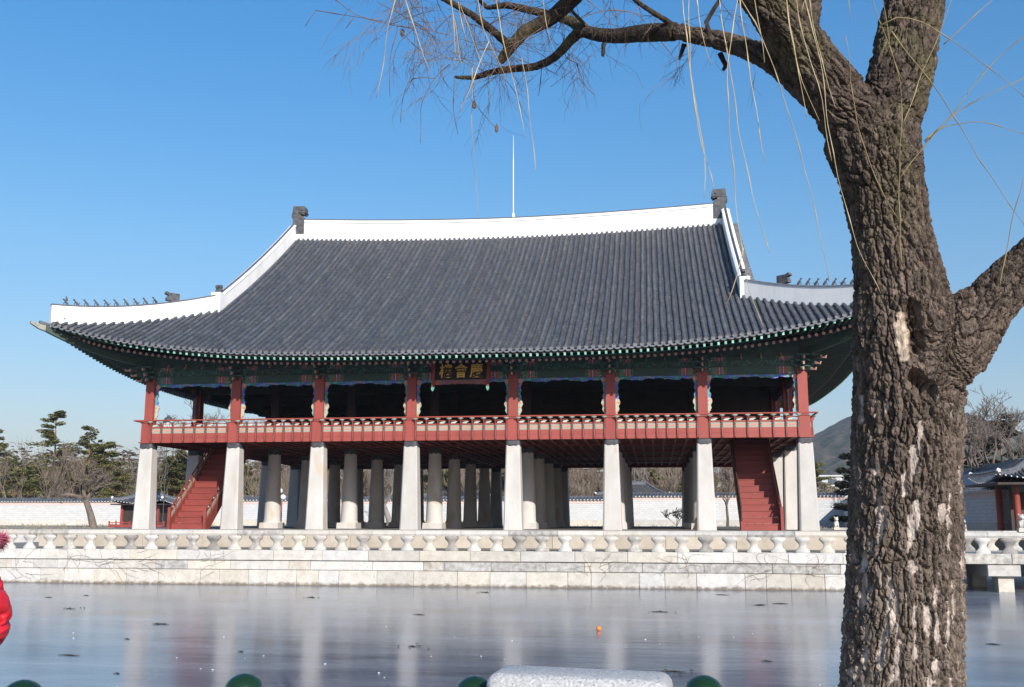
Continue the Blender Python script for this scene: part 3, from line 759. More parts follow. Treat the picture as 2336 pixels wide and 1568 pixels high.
def facade(a, b, rotz, corner=False):
    beam('lintel', a, b, 7.58, 7.93, 0.30, M['beam_paint'])
    beam('lintel_edge', a, b, 7.93, 7.975, 0.36, M['green'])
    beam('lotus_band', a, b, 7.975, 8.26, 0.16, M['band_paint'])
    beam('purlin_support', a, b, 8.26, 8.44, 0.22, M['beam_paint'])
    beam('frieze_board', a, b, 8.44, 9.35, 0.14, M['green'])
    A, B = Vector((*a, 0)), Vector((*b, 0)); L_ = (B - A).length - 0.47
    key = round(L_, 2)
    if key not in facade.c: facade.c[key] = carved_mesh(L_, 7.58 - 5.66).mesh('carved_frame', [M['carved'], M['pink']])
    part('carved_frame', facade.c[key], None, pav, (A + B) / 2 + Vector((0, 0, 7.578)), rot=(0, 0, rotz))
facade.c = {}
for a, b in zip(CXS[:-1], CXS[1:]):
    facade((a, YF), (b, YF), 0); facade((b, YB), (a, YB), R(180))
for a, b in zip(CYS[:-1], CYS[1:]):
    facade((CXS[0], b), (CXS[0], a), R(-90)); facade((CXS[-1], a), (CXS[-1], b), R(90))
def bracket_mb():
    """three stepped wing arms projecting towards -y, with curved pink tongues"""
    mb = MB()
    for k, (z, l) in enumerate(((7.70, 0.42), (7.95, 0.62), (8.2, 0.85))):
        mb.box(-0.10, 0.10, -l, 0.0, z, z + 0.17, 0)
        P = [(-0.035, -l - 0.0, z + 0.13), (-0.035, -l - 0.14, z + 0.03), (-0.035, -l - 0.22, z + 0.10), (-0.035, -l - 0.19, z - 0.04), (-0.035, -l + 0.02, z)]
        mb.prism(P, (0.07, 0, 0), 1)
        mb.box(-0.36 + 0.05 * k, 0.36 - 0.05 * k, -0.30 - 0.16 * k, -0.20 - 0.16 * k, z + 0.17, z + 0.26, 2)
    return mb
br_mesh = bracket_mb().mesh('bracket', [M['green'], M['pink'], M['band_paint']])
hook = MB(); hook.prism([(-0.03, -0.02, 0.22), (-0.03, -0.12, 0.10), (-0.03, -0.24, 0.0), (-0.03, -0.28, -0.10), (-0.03, -0.20, -0.06), (-0.03, -0.08, 0.02), (-0.03, 0, 0.02)], (0.06, 0, 0))
hook_me = hook.mesh('purlin_hook', M['pink'])
for i, x in enumerate(CXS):
    part('bracket', br_mesh, None, pav, (x, YF - 0.16, 0)); part('bracket', br_mesh, None, pav, (x, YB + 0.16, 0), rot=(0, 0, R(180)))
for y in CYS[1:-1]:
    part('bracket', br_mesh, None, pav, (CXS[0] - 0.16, y, 0), rot=(0, 0, R(-90))); part('bracket', br_mesh, None, pav, (CXS[-1] + 0.16, y, 0), rot=(0, 0, R(90)))
for (x, y, a) in ((CXS[0], YF, -45), (CXS[-1], YF, 45), (CXS[0], YB, -135), (CXS[-1], YB, 135)):
    part('bracket', br_mesh, None, pav, (x, y, 0), rot=(0, 0, R(a)), scale=(1, 1.4, 1))
for a, b in zip(CXS[:-1], CXS[1:]):
    for k in range(4):
        part('purlin_hook', hook_me, None, pav, (a + (b - a) * (0.2 + 0.2 * k), YF - 0.11, 8.40))

# interior ceiling and cross beams of the upper floor, folded door leaves in the inner bays
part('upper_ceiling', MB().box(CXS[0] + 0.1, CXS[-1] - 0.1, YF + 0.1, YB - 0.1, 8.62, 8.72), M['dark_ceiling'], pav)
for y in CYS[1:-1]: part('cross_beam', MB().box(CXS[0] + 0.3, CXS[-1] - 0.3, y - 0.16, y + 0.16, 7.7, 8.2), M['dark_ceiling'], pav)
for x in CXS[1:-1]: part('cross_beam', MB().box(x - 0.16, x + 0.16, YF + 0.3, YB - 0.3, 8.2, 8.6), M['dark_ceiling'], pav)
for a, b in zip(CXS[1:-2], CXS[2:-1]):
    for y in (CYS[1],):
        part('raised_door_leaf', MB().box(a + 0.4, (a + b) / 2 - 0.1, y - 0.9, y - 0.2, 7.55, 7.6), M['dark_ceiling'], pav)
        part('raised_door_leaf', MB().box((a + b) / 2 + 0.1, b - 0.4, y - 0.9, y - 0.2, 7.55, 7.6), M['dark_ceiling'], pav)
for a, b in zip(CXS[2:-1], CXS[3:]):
    part('inner_screen', MB().box(a + 0.25, b - 0.25, CYS[2] - 0.03, CYS[2] + 0.03, 4.93, 8.1), M['dark_wood_and_shade'], pav)

# staircases
def staircase(x0, x1, solid):
    n = 15; rise = 4.80 / n; run = (SY1 - SY0) / n
    base = MB()
    for xx in (x0 + 0.02, x1 - 0.12):
        poly = [(xx, SY0 - 0.15, 0.0), (xx, SY0 + 0.35, 0.0), (xx, SY1 + 0.1, 4.42), (xx, SY1 + 0.1, 4.9), (xx, SY0 - 0.15, 0.40)]
        base.prism(poly, (0.10, 0, 0))
    s = part('staircase', base, M['red_stair_shaded'], pav)
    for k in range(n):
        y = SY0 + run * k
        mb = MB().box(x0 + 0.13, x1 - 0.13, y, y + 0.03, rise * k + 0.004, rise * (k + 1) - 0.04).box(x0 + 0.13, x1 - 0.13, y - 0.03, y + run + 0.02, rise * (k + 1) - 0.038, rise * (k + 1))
        part('stair_step', mb, M['red_stair_shaded'], s)
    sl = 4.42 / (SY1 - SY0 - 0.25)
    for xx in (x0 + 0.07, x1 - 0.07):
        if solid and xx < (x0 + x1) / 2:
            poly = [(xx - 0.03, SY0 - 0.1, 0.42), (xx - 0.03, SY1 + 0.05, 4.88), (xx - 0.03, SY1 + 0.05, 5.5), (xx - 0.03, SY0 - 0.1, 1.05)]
            part('side_board', MB().prism(poly, (0.06, 0, 0)), M['dark_wood_and_shade'], s)  # coloured near black to paint in the shade of its inner face
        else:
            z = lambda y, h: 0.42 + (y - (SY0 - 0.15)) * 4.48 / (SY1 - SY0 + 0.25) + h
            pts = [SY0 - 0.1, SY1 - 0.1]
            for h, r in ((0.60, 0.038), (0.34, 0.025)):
                part('stair_handrail', MB().tube([(xx, pts[0], z(pts[0], h)), (xx, pts[1], z(pts[1], h))], r, 8), M['red_stair_shaded'], s)
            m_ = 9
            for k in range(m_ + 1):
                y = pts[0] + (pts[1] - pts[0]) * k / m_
                part('rail_strut', MB().box(xx - 0.03, xx + 0.03, y - 0.03, y + 0.03, z(y, 0.0), z(y, 0.58)), M['red_stair_shaded'], s)
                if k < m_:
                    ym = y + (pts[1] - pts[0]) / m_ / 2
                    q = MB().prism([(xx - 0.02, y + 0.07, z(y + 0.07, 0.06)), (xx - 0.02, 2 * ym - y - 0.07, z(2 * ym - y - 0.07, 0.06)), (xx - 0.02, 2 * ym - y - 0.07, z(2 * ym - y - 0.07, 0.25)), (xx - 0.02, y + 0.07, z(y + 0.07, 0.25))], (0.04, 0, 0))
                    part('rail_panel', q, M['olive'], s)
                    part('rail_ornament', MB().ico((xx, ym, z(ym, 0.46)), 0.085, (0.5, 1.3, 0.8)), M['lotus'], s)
            part('newel_post', MB().box(xx - 0.07, xx + 0.07, SY0 - 0.24, SY0 - 0.10, 0.0, 1.12), M['red_stair_shaded'], s)
staircase(*stair_x[0], False)
staircase(*stair_x[1], True)

# ---- roof surface
HX, HY = 20.44, 17.85          # eave half sizes from the centre
UG = 14.5                      # gable verge
def eave_z(dc): return 8.42 + 1.95 * max(0.0, 1 - dc / 20.5) ** 3.6
def gfun(t): return 0.80 * t + 0.20 * t * t
def ridge_z(u): return 19.08 + 0.38 * (min(abs(u), 14.5) / 14.0) ** 2
def flare(dc): return 0.45 * max(0.0, 1 - dc / 9.0) ** 2
def zf(u, v):
    """tile bed height on the front/back slopes"""
    dc = HX - abs(u); ze = eave_z(dc); d = HY - abs(v)
    zr = ridge_z(u)
    return ze + (zr - ze) * gfun(min(1.0, max(-0.05, d / HY)))
def zs(u, v):
    dc = HY - abs(v); ze = eave_z(dc); d = HX - abs(u)
    zr = 19.08 + 0.38
    return ze + (zr - ze) * gfun(min(1.0, max(-0.05, d / HY)))
W = lambda u, v, z: (XC + u, YC + v, z)
PITCHT = 0.325
NR = int(2 * HX / PITCHT)       # rows on the front
us = [(-HX + 0.16) + (2 * HX - 0.32) * k / (NR - 1) for k in range(NR)]
def v_top(u):
    if abs(u) <= UG: return -0.2
    return -(HY - (HX - abs(u)))
bed = MB()
def bed_strip(mb, ua, ub, sgn, step=0.24, lift=0.028):
    u = (ua + ub) / 2; vt = v_top(u); ve = -(HY + flare(HX - abs(u)))
    n = max(2, int((vt - ve) / step)); prev = None
    for k in range(n):
        v0 = ve + (vt - ve) * k / n; v1 = ve + (vt - ve) * (k + 1) / n
        a, b = [], []
        um = (ua + ub) / 2
        for uu, dz in ((ua, 0.03), (um, 0.0), (ub, 0.03)):
            a.append(W(uu, sgn * -v0 * -1 if sgn > 0 else -v0, zf(uu, v0) + lift + dz))
            b.append(W(uu, v1 if sgn > 0 else -v1, zf(uu, v1) + dz))
        o = len(mb.v)
        mb.v += a + b
        mb.f += [(o, o + 1, o + 4, o + 3), (o + 1, o + 2, o + 5, o + 4)]; mb.m += [0, 0]
        if prev is not None:
            mb.f += [(prev + 3, prev + 4, o + 1, o), (prev + 4, prev + 5, o + 2, o + 1)]; mb.m += [0, 0]
        prev = o
edges = [-HX] + us + [HX]
for a, b in zip(edges[:-1], edges[1:]): bed_strip(bed, a, b, 1)
# underside of the eaves and the rest of the roof (back, sides) as plain sheets under joined rows
def sheet(mb, fn, us_, vs_, dz=0.0):
    o = len(mb.v); m_ = len(vs_)
    for u in us_:
        for v in vs_: mb.v.append(fn(u, v, dz))
    for i in range(len(us_) - 1):
        for j in range(m_ - 1):
            a = o + i * m_ + j; mb.f.append((a, a + 1, a + m_ + 1, a + m_)); mb.m.append(0)
rest = MB()
tt = [k / 16 for k in range(17)]
uu_ = [-HX + 2 * HX * k / 60 for k in range(61)]
def back(u, t, dz):
    vt = -v_top(u); ve = HY + flare(HX - abs(u)); v = ve + (vt - ve) * t
    return W(u, v, zf(u, v) + dz)
sheet(rest, back, uu_, tt)
for s in (-1, 1):
    def side(v, t, dz, s=s):
        dtop = min(HY - abs(v), HX - UG + 0.3)
        ue = HX + flare(HY - abs(v)); ut = HX - dtop; u = ue + (ut - ue) * t
        return W(s * u, v, zs(u, v) + dz)
    sheet(rest, side, [-HY + 2 * HY * k / 50 for k in range(51)], tt)
roof = part('roof', rest, M['channel'], pav, fix=False)
roof['label'] = 'hip and gable roof with upswept eaves in grey half-round tiles'
part('channel_tiles', bed, M['channel'], roof, kind='stuff', fix=False)

def row_mesh(path, r0=0.094, lip=0.36, n=5, start_cap=True):
    """half-round cover tiles along path [(x,y,z)...]: each tile steps up a little over the next one below"""
    mb = MB(); vs = []; fs = []; rings = 0
    P = [Vector(p) for p in path]
    cum = [0]
    for a, b in zip(P[:-1], P[1:]): cum.append(cum[-1] + (b - a).length)
    tot = cum[-1]; m_ = max(1, int(tot / lip))
    def pos(s):
        s = min(max(s, 0), tot)
        for i in range(len(P) - 1):
            if s <= cum[i + 1] + 1e-9:
                t = (s - cum[i]) / max(1e-9, cum[i + 1] - cum[i]); return P[i].lerp(P[i + 1], t), (P[i + 1] - P[i]).normalized()
        return P[-1], (P[-1] - P[-2]).normalized()
    for k in range(m_):
        for s, r in ((tot * k / m_, r0), (tot * (k + 1) / m_ - 0.004, r0 - 0.014)):
            p, d = pos(s)
            sd = d.cross(Vector((0, 0, 1))).normalized(); nn = sd.cross(d).normalized()
            for q in range(n):
                a = math.pi * q / (n - 1)
                vs.append(p + sd * (math.cos(a) * r) + nn * (math.sin(a) * r + 0.012))
            rings += 1
    for i in range(rings - 1):
        for q in range(n - 1):
            fs.append((i * n + q, i * n + q + 1, (i + 1) * n + q + 1, (i + 1) * n + q))
    mb.add(vs, fs)
    return mb
def front_path(u, s=1, nseg=14):
    vt = v_top(u); ve = -(HY + flare(HX - abs(u))); P = []
    if vt - ve < 0.5: vt = ve + 0.5
    for k in range(nseg + 1):
        v = ve + (vt - ve) * k / nseg
        P.append(W(u + (0.014 * math.sin(k * 1.9 + u * 7.3) if 0 < k < nseg else 0), v if s > 0 else -v, zf(u, v) + 0.045 + 0.010 * math.sin(k * 1.3 + u * 3.1)))
    return P
# eave end pieces (shared meshes)
end_me = MB().lathe([(0.10, 0), (0.105, 0.012), (0.105, 0.03), (0.085, 0.034), (0.08, 0.028), (0.0, 0.028)], 14).mesh('eave_end_tile', M['tile_end'], True)
dr = MB(); pts = [(-0.155, 0.05), (-0.15, -0.02), (-0.11, -0.075), (-0.05, -0.10), (0.05, -0.10), (0.11, -0.075), (0.15, -0.02), (0.155, 0.05), (0.09, 0.0), (0.0, -0.022), (-0.09, 0.0)]
dr.prism([(x, 0, z) for x, z in pts], (0, 0.035, 0)); drip_me = dr.mesh('drip_tile', M['tile_end'])
for u in us:
    part('roof_tile_row', row_mesh(front_path(u, 1)).mesh('roof_tile_row', M['tile'], True, fix=False), None, roof)
    v = -(HY + flare(HX - abs(u))); z = zf(u, v)
    part('eave_end_tile', end_me, None, roof, W(u, v, z + 0.06), rot=(R(90 - 8), 0, 0))
for a, b in zip(us[:-1], us[1:]):
    u = (a + b) / 2; v = -(HY + flare(HX - abs(u)))
    part('drip_tile', drip_me, None, roof, W(u, v - 0.03, zf(u, v) + 0.0), rot=(R(-8), 0, math.atan2(-(flare(HX - abs(b)) - flare(HX - abs(a))), b - a)))
# back and side rows, joined
oth = MB()
for k in range(0, NR, 1):
    r_ = row_mesh(front_path(us[k], -1, 8), lip=1.4, n=4); oth.add(r_.v, r_.f)
for s in (-1, 1):
    NS = int(2 * HY / PITCHT)
    for k in range(NS):
        v = -HY + 0.16 + (2 * HY - 0.32) * k / (NS - 1)
        dtop = min(HY - abs(v), HX - UG + 0.3); dtop = max(dtop, 0.5)
        P = [W(s * (HX + flare(HY - abs(v)) + (-dtop - flare(HY - abs(v))) * t), v, zs(HX + flare(HY - abs(v)) + (-dtop - flare(HY - abs(v))) * t, v) + 0.045) for t in (0, .2, .4, .6, .8, 1)]
        r_ = row_mesh(P, lip=0.7, n=4); oth.add(r_.v, r_.f)
        c = W(s * (HX + flare(HY - abs(v))), v, zs(HX + flare(HY - abs(v)), v))
        oth.prism([(c[0], c[1] - 0.16, c[2] + 0.02), (c[0], c[1] + 0.16, c[2] + 0.02), (c[0], c[1] + 0.10, c[2] - 0.11), (c[0], c[1] - 0.10, c[2] - 0.11)], (0.03 * s, 0, 0))
part('side_and_back_tile_rows', oth, M['tile'], roof, kind='stuff', fix=False, smooth=True)

# ridges: plaster walls along a path
def ridge_wall(name, path, half, h, base=0.25, cap=True, parent=roof, mt=None, line=False, cap_mt=None):
    """vertical white plaster wall following path of (x,y,z base); h: list or number of heights"""
    P = [Vector(p) for p in path]; n = len(P)
    if not hasattr(h, '__len__'): h = [h] * n
    secs = []; caps = []; lines = []
    for i, p in enumerate(P):
        d = P[min(i + 1, n - 1)] - P[max(i - 1, 0)]; d.z = 0; d.normalize(); s = Vector((d.y, -d.x, 0))
        z0, z1 = p.z - base, p.z + h[i]
        secs.append([p + s * half * 1.15 + Vector((0, 0, -base)), p + s * half + Vector((0, 0, h[i])), p - s * half + Vector((0, 0, h[i])), p - s * half * 1.15 + Vector((0, 0, -base))])
        c0 = h[i] + 0.003
        caps.append([p + s * (half + 0.05) + Vector((0, 0, c0)), p + s * (half * 0.7) + Vector((0, 0, c0 + 0.07)), p - s * (half * 0.7) + Vector((0, 0, c0 + 0.07)), p - s * (half + 0.05) + Vector((0, 0, c0))])
        lines.append((p, s, h[i]))
    o = part(name, MB().sweep(secs), mt or M['plaster'], parent)
    if cap: part('ridge_cap_tiles', MB().sweep(caps), cap_mt or M['tile_end'], o)
    if line:
        for sg in (-1, 1):
            ls = [[p + s * sg * (half + 0.0) + Vector((0, 0, hh - 0.24)), p + s * sg * (half + 0.035) + Vector((0, 0, hh - 0.225)), p + s * sg * half + Vector((0, 0, hh - 0.20))] for p, s, hh in lines]
            part('ridge_tile_line', MB().sweep(ls), M['tile_end'], o)
    return o
n = 40
mp_ = [W(-UG + 2 * UG * k / n, 0, ridge_z(-UG + 2 * UG * k / n)) for k in range(n + 1)]
ridge_wall('main_ridge', mp_, 0.26, [1.20 + 0.08 * abs(k - n / 2) / (n / 2) for k in range(n + 1)], line=True, base=0.5)
def ornament(s, mbscale=1.0):
    """ridge-end dragon tile: block in the ridge, neck, overhanging square head with open jaw"""
    mb = MB()
    mb.box(-0.42, 0.42, -0.33, 0.33, -0.2, 0.85, taper=0.02)
    mb.prism([(-0.40, -0.28, 0.85), (0.42, -0.28, 0.85), (0.30, -0.28, 1.05), (0.12, -0.28, 1.12), (0.16, -0.28, 1.24), (-0.50, -0.28, 1.26), (-0.52, -0.28, 1.0)], (0, 0.56, 0))
    mb.prism([(-0.46, -0.30, 1.24), (0.12, -0.30, 1.24), (0.42, -0.30, 1.15), (0.46, -0.30, 1.62), (0.38, -0.30, 1.76), (-0.40, -0.30, 1.78)], (0, 0.60, 0))
    mb.ico((0.25, -0.30, 1.5), 0.09); mb.ico((0.25, 0.30, 1.5), 0.09); mb.box(0.0, 0.5, -0.34, 0.34, 1.28, 1.36)
    for k in range(5): mb.box(-0.35 + 0.14 * k, -0.28 + 0.14 * k, -0.345, -0.325, 0.0, 0.7)
    if s > 0: mb.v = [(-x, y, z) for x, y, z in mb.v]
    return mb
for s in (-1, 1):
    zt = ridge_z(UG)
    part('ridge_end_ornament', ornament(s), M['ornament'], roof, W(s * (UG - 0.35), 0, zt + 0.42))
    for q in (-1, 1):
        # gable (descending) ridge
        nn = 18; P = []
        vend = HY - (HX - UG) - 0.35
        for k in range(nn + 1):
            v = 0.35 + (vend - 0.35) * k / nn
            P.append(W(s * UG, q * v, zf(UG, v)))
        hh = [1.02 - 0.22 * (k / nn) for k in range(nn + 1)]
        ridge_wall('gable_ridge', P, 0.20, hh, base=0.35, cap_mt=M['plaster'])
        # double tile line on top of it, verge tiles outside it
        cap2 = [Vector(p) + Vector((0, 0, h_ + 0.055)) for p, h_ in zip(P, hh)]
        part('ridge_cap_row', row_mesh(list(reversed(cap2)), r0=0.085, lip=0.4).mesh('ridge_cap_row', M['tile'], True, fix=False), None, roof)
        vg = MB()
        for k in range(46):
            v = 0.5 + (vend - 0.6) * k / 45; z = zf(UG, v)
            vg.prism([W(s * (UG + 0.2), q * v - 0.08, z + 0.13), W(s * (UG + 0.2), q * v + 0.08, z + 0.13), W(s * (UG + 0.2), q * v + 0.08, z - 0.05), W(s * (UG + 0.2), q * v - 0.08, z - 0.05)], (s * 0.55, 0, -0.03))
        part('verge_tiles', vg, M['tile'], roof)
        # foot block and its little dragon
        v = vend + 0.15; z = zf(UG, v)
        bx = W(s * UG, q * v, z)
        part('ridge_foot_block', MB().box(-0.27, 0.27, -0.42, 0.42, -0.3, 0.92), M['plaster'], roof, bx)
        drg = MB(); drg.ico((0, 0, 0.18), 0.2, (1, 1.2, 0.9), 1, jit=0.1); drg.box(-0.1, 0.1, -0.30, 0.0, 0.28, 0.42); drg.box(-0.12, 0.12, 0.0, 0.2, 0.22, 0.5); drg.box(-0.08, 0.08, -0.34, -0.12, 0.05, 0.12)
        part('dragon_tile', drg, M['ornament'], roof, (bx[0], bx[1], bx[2] + 0.92), rot=(0, 0, 0 if q < 0 else R(180)))
        # hip ridge to the corner
        P = []; nh = 16; L0, L1 = HX - UG - 0.1, 0.0
        for k in range(nh + 1):
            d = L0 + (L1 - L0) * k / nh; fl = flare(max(d, 0)) * 0.8
            P.append(W(s * (HX - d + fl * 0.5), q * (HY - d + fl * 0.5), zf(HX - d, HY - d)))
        hp = ridge_wall('hip_ridge', P, 0.19, [0.86 - 0.04 * math.sin(math.pi * k / nh) for k in range(nh + 1)], base=0.3, cap=True)
        # figurines along it, dragon head behind them
        dirx = Vector((s, q, 0)).normalized(); az = math.atan2(dirx.y, dirx.x)
        for k in range(11):
            d = 0.35 + k * 0.355 if k < 10 else 4.25
            z = zf(HX - d, HY - d) + 0.90
            c = W(s * (HX - d + 0.05), q * (HY - d + 0.05), z)
            fm = MB()
            if k == 10:
                fm.box(-0.38, 0.25, -0.16, 0.16, 0, 0.52); fm.prism([(0.25, -0.15, 0.50), (0.52, -0.15, 0.60), (0.60, -0.15, 0.44), (0.34, -0.15, 0.36), (0.50, -0.15, 0.18), (0.50, -0.15, 0.02), (0.25, -0.15, 0.0)], (0, 0.30, 0))
                fm.ico((0.22, -0.16, 0.42), 0.06); fm.ico((0.22, 0.16, 0.42), 0.06)
                part('dragon_head_tile', fm, M['ornament'], hp, c, rot=(0, 0, az), scale=(0.8, 0.85, 0.85))
            else:
                fm.tube([(-0.16, 0, 0), (-0.10, 0, 0.12), (0.0, 0, 0.24), (0.10, 0, 0.33)], [0.07, 0.075, 0.06, 0.04], 6)
                fm.tube([(0.10, 0, 0.0), (0.11, 0, 0.14), (0.03, 0, 0.22)], [0.028, 0.025, 0.03], 5)
                fm.ico((0.13, 0, 0.37), 0.062, (1.3, 0.9, 0.9))
                if k == 0: fm.tube([(-0.05, 0, 0.3), (-0.02, 0, 0.6)], [0.09, 0.02], 6)
                if k % 3 == 1: fm.tube([(-0.15, 0, 0.1), (-0.26, 0, 0.24)], [0.03, 0.02], 5)
                part('roof_figurine', fm, M['ornament'], hp, c, rot=(0, 0, az), smooth='all', scale=(0.8, 0.8, 0.85))
        # corner rafter with upturned weathered tip
        cb = Vector(W(s * 16.84, q * 14.25, 8.70)); tipc = Vector(W(s * (HX + 0.30), q * (HY + 0.30), 9.98))
        P = []; m_ = 12
        for k in range(m_ + 1):
            t = k / m_; p = cb.lerp(tipc, t); p.z = 8.62 + (10.02 - 8.62) * (0.35 * t + 0.65 * t ** 2.2); P.append(p)
        tp = P[-1] + dirx * 0.75 + Vector((0, 0, 0.22))
        def rect(p, w, h):
            sd = Vector((-dirx.y, dirx.x, 0)); return [p - sd * w + Vector((0, 0, -h)), p + sd * w + Vector((0, 0, -h)), p + sd * w + Vector((0, 0, h)), p - sd * w + Vector((0, 0, h))]
        cr = part('corner_rafter', MB().sweep([rect(p, 0.13, 0.17) for p in P]), M['green'], roof)
        part('corner_rafter_tip', MB().sweep([rect(P[-1] + dirx * 0.02, 0.125, 0.16), rect(P[-1] + dirx * 0.35 + Vector((0, 0, 0.07)), 0.12, 0.13), rect(tp, 0.09, 0.05)]), M['tip'], cr)
        part('corner_rafter_tip', MB().sweep([rect(P[-2] + Vector((0, 0, 0.30)), 0.16, 0.06), rect(P[-1] + dirx * 0.32 + Vector((0, 0, 0.27)), 0.16, 0.07)]), M['tile'], cr)
    # gable wall
    gb = MB(); vend = HY - (HX - UG)
    pts = [W(s * (UG - 0.25), -vend, zf(UG, vend) - 0.6)] + [W(s * (UG - 0.25), -vend + 2 * vend * k / 24, zf(UG, -vend + 2 * vend * k / 24) - 0.02) for k in range(25)] + [W(s * (UG - 0.25), vend, zf(UG, vend) - 0.6)]
    gb.prism(pts, (s * 0.1, 0, 0)); part('gable_wall', gb, M['red_deep'], roof)

# rafters: round lower ones with painted flower ends, square flying ones with pale green ends
def rafter_dir(t, hw, out):
    """plan fan: rafter that ends at eave coordinate t springs from a post-line coordinate"""
    lim = hw - 2.2
    if abs(t) < lim: return t
    sgn = 1 if t > 0 else -1
    return sgn * (lim + (abs(t) - lim) * 0.30)
NRF = NR
fly_mb = MB().box(-0.048, 0.048, 0.0, 2.2, -0.06, 0.06, 0)
fly_me = fly_mb.mesh('flying_rafter', M['green'])
flyend_me = MB().bevbox(-0.052, 0.052, -0.012, 0.03, -0.068, 0.068, 0.008).mesh('rafter_end_paint', M['green_light'])
rnd = MB().tube([(0, 0, 0), (0, 3.4, 0)], 0.072, 10); rnd_me = rnd.mesh('round_rafter', M['green'], True)
fl_ = MB()
for k in range(5):
    a = 2 * math.pi * k / 5 + math.pi / 2
    fl_.lathe([(0.04, 0), (0.042, 0.012), (0.0, 0.014)], 8, c=(0.040 * math.cos(a), 0.040 * math.sin(a), 0))
fl_.lathe([(0.024, 0.010), (0.022, 0.022), (0.0, 0.024)], 8, mi=1)
fl_me = fl_.mesh('rafter_flower', [M['pink'], M['flower_red']])
def orient(p_out, p_in):
    d = (Vector(p_in) - Vector(p_out)).normalized()
    return d.to_track_quat('Y', 'Z').to_euler()
side_mb = MB(); side_mb2 = MB()
def raf_pts(t, hw, hd, dcf, kind):
    """returns outer and inner end in local (along, outward) coordinates with z"""
    dc = max(0, hw - abs(t)); fl = flare(dc)
    if kind == 'fly':
        ze = eave_z(dc); t2 = rafter_dir(t, hw, 0)
        return (t, hd + fl - 0.10, ze - 0.215), (t + (t2 - t) * 0.62, hd - 2.1, ze * 0.45 + 8.42 * 0.55 + 0.42)
    ze = eave_z(dc); t2 = rafter_dir(t, hw, 0)
    return (t + (t2 - t) * 0.25, hd + fl * 0.8 - 1.12, 8.42 + (ze - 8.42) * 0.86 - 0.30), (t2, hd - 3.7, 8.42 + (ze - 8.42) * 0.25 + 0.75)
for k in range(NRF):
    t = -HX + 0.28 + (2 * HX - 0.56) * k / (NRF - 1)
    for kind, me, en in (('fly', fly_me, flyend_me), ('rnd', rnd_me, fl_me)):
        a, b = raf_pts(t, HX, HY, None, kind)
        A, B = W(a[0], -a[1], a[2]), W(b[0], -b[1], b[2])
        e = orient(A, B)
        L_ = (Vector(B) - Vector(A)).length
        o1 = part('flying_rafter' if kind == 'fly' else 'round_rafter', me, None, roof, A, rot=e, scale=(1, L_ / (2.2 if kind == 'fly' else 3.4), 1))
        if kind == 'fly': part('rafter_end_paint', en, None, roof, A, rot=e)
        else: part('rafter_flower', en, None, roof, Vector(A) + Vector((0, -0.004, 0)), rot=(R(90), 0, 0))
NS = int(2 * HY / PITCHT)
def put_box(mb, A, B, w, h, mi, ext=0.0):
    A, B = Vector(A), Vector(B); d = (B - A).normalized(); s = d.cross(Vector((0, 0, 1))).normalized(); u = s.cross(d)
    r = lambda p, k: [p + (s * w - u * h) * k, p + (s * w + u * h) * k, p + (-s * w + u * h) * k, p + (-s * w - u * h) * k]
    mb.sweep([r(A, 1), r(B, 1)], mi)
for s in (-1, 1):
    for k in range(NS):
        t = -HY + 0.28 + (2 * HY - 0.56) * k / (NS - 1)
        for kind in ('fly', 'rnd'):
            a, b = raf_pts(t, HY, HX, None, kind)
            A, B = Vector(W(s * a[1], a[0], a[2])), Vector(W(s * b[1], b[0], b[2])); d = (B - A).normalized()
            if kind == 'fly':
                put_box(side_mb, A, B, 0.048, 0.06, 0); put_box(side_mb, A - d * 0.01, A + d * 0.02, 0.052, 0.066, 1)
            else:
                side_mb.tube([A, B], 0.072, 6, 0); side_mb.tube([A - d * 0.012, A], 0.070, 6, 2)
for k in range(NRF):
    t = -HX + 0.28 + (2 * HX - 0.56) * k / (NRF - 1)
    for kind in ('fly', 'rnd'):
        a, b = raf_pts(t, HX, HY, None, kind); put_box(side_mb, W(a[0], a[1], a[2]), W(b[0], b[1], b[2]), 0.05, 0.06, 0)
part('side_and_back_rafters', side_mb, [M['green'], M['green_light'], M['pink']], roof, kind='stuff')
# eave boards that carry the tiles and close the underside
def eave_strip(name, off, dz0, dz1, mt, th=0.05, zk=1.0, slope=0.0, flk=1.0):
    """closed loop strip following the eave at outward offset off"""
    loop = []
    for (hw, hd, fn) in ((HX, HY, lambda t, o_: (t, -o_)), (HY, HX, lambda t, o_: (o_, t)), (HX, HY, lambda t, o_: (-t, o_)), (HY, HX, lambda t, o_: (-o_, -t))):
        m_ = 60
        for k in range(m_):
            t = -hw + 2 * hw * k / m_
            dc = hw - abs(t); o_ = hd + flare(dc) * flk - off; tt_ = t * (hw - off) / hw
            u, v = fn(tt_, o_); z = 8.42 + (eave_z(dc) - 8.42) * zk
            loop.append((u, v, z))
    secs = []
    for u, v, z in loop + [loop[0]]:
        d = Vector((u, v, 0)); k_ = 1 - th / d.length
        secs.append([W(u, v, z + dz0), W(u, v, z + dz1), W(u * k_, v * k_, z + dz1 + slope), W(u * k_, v * k_, z + dz0 + slope)])
    part(name, MB().sweep(secs, cap=False), mt, roof)
eave_strip('eave_tile_board', 0.10, -0.155, -0.02, M['dark_wood_and_shade'], 0.08)
eave_strip('flying_rafter_batten', 0.20, -0.135, -0.115, M['green'], 0.03)
eave_strip('eave_underboard', 0.22, -0.10, -0.08, M['green'], 1.3, 0.90, slope=0.12)
eave_strip('lower_batten', 1.06, -0.215, -0.16, M['green'], 0.06, 0.88, flk=0.8)
eave_strip('lower_batten_edge', 1.045, -0.165, -0.150, M['mint_line'], 0.02, 0.88, flk=0.8)
eave_strip('soffit_board', 1.10, -0.20, -0.18, M['green'], 2.8, 0.80, slope=0.72, flk=0.8)

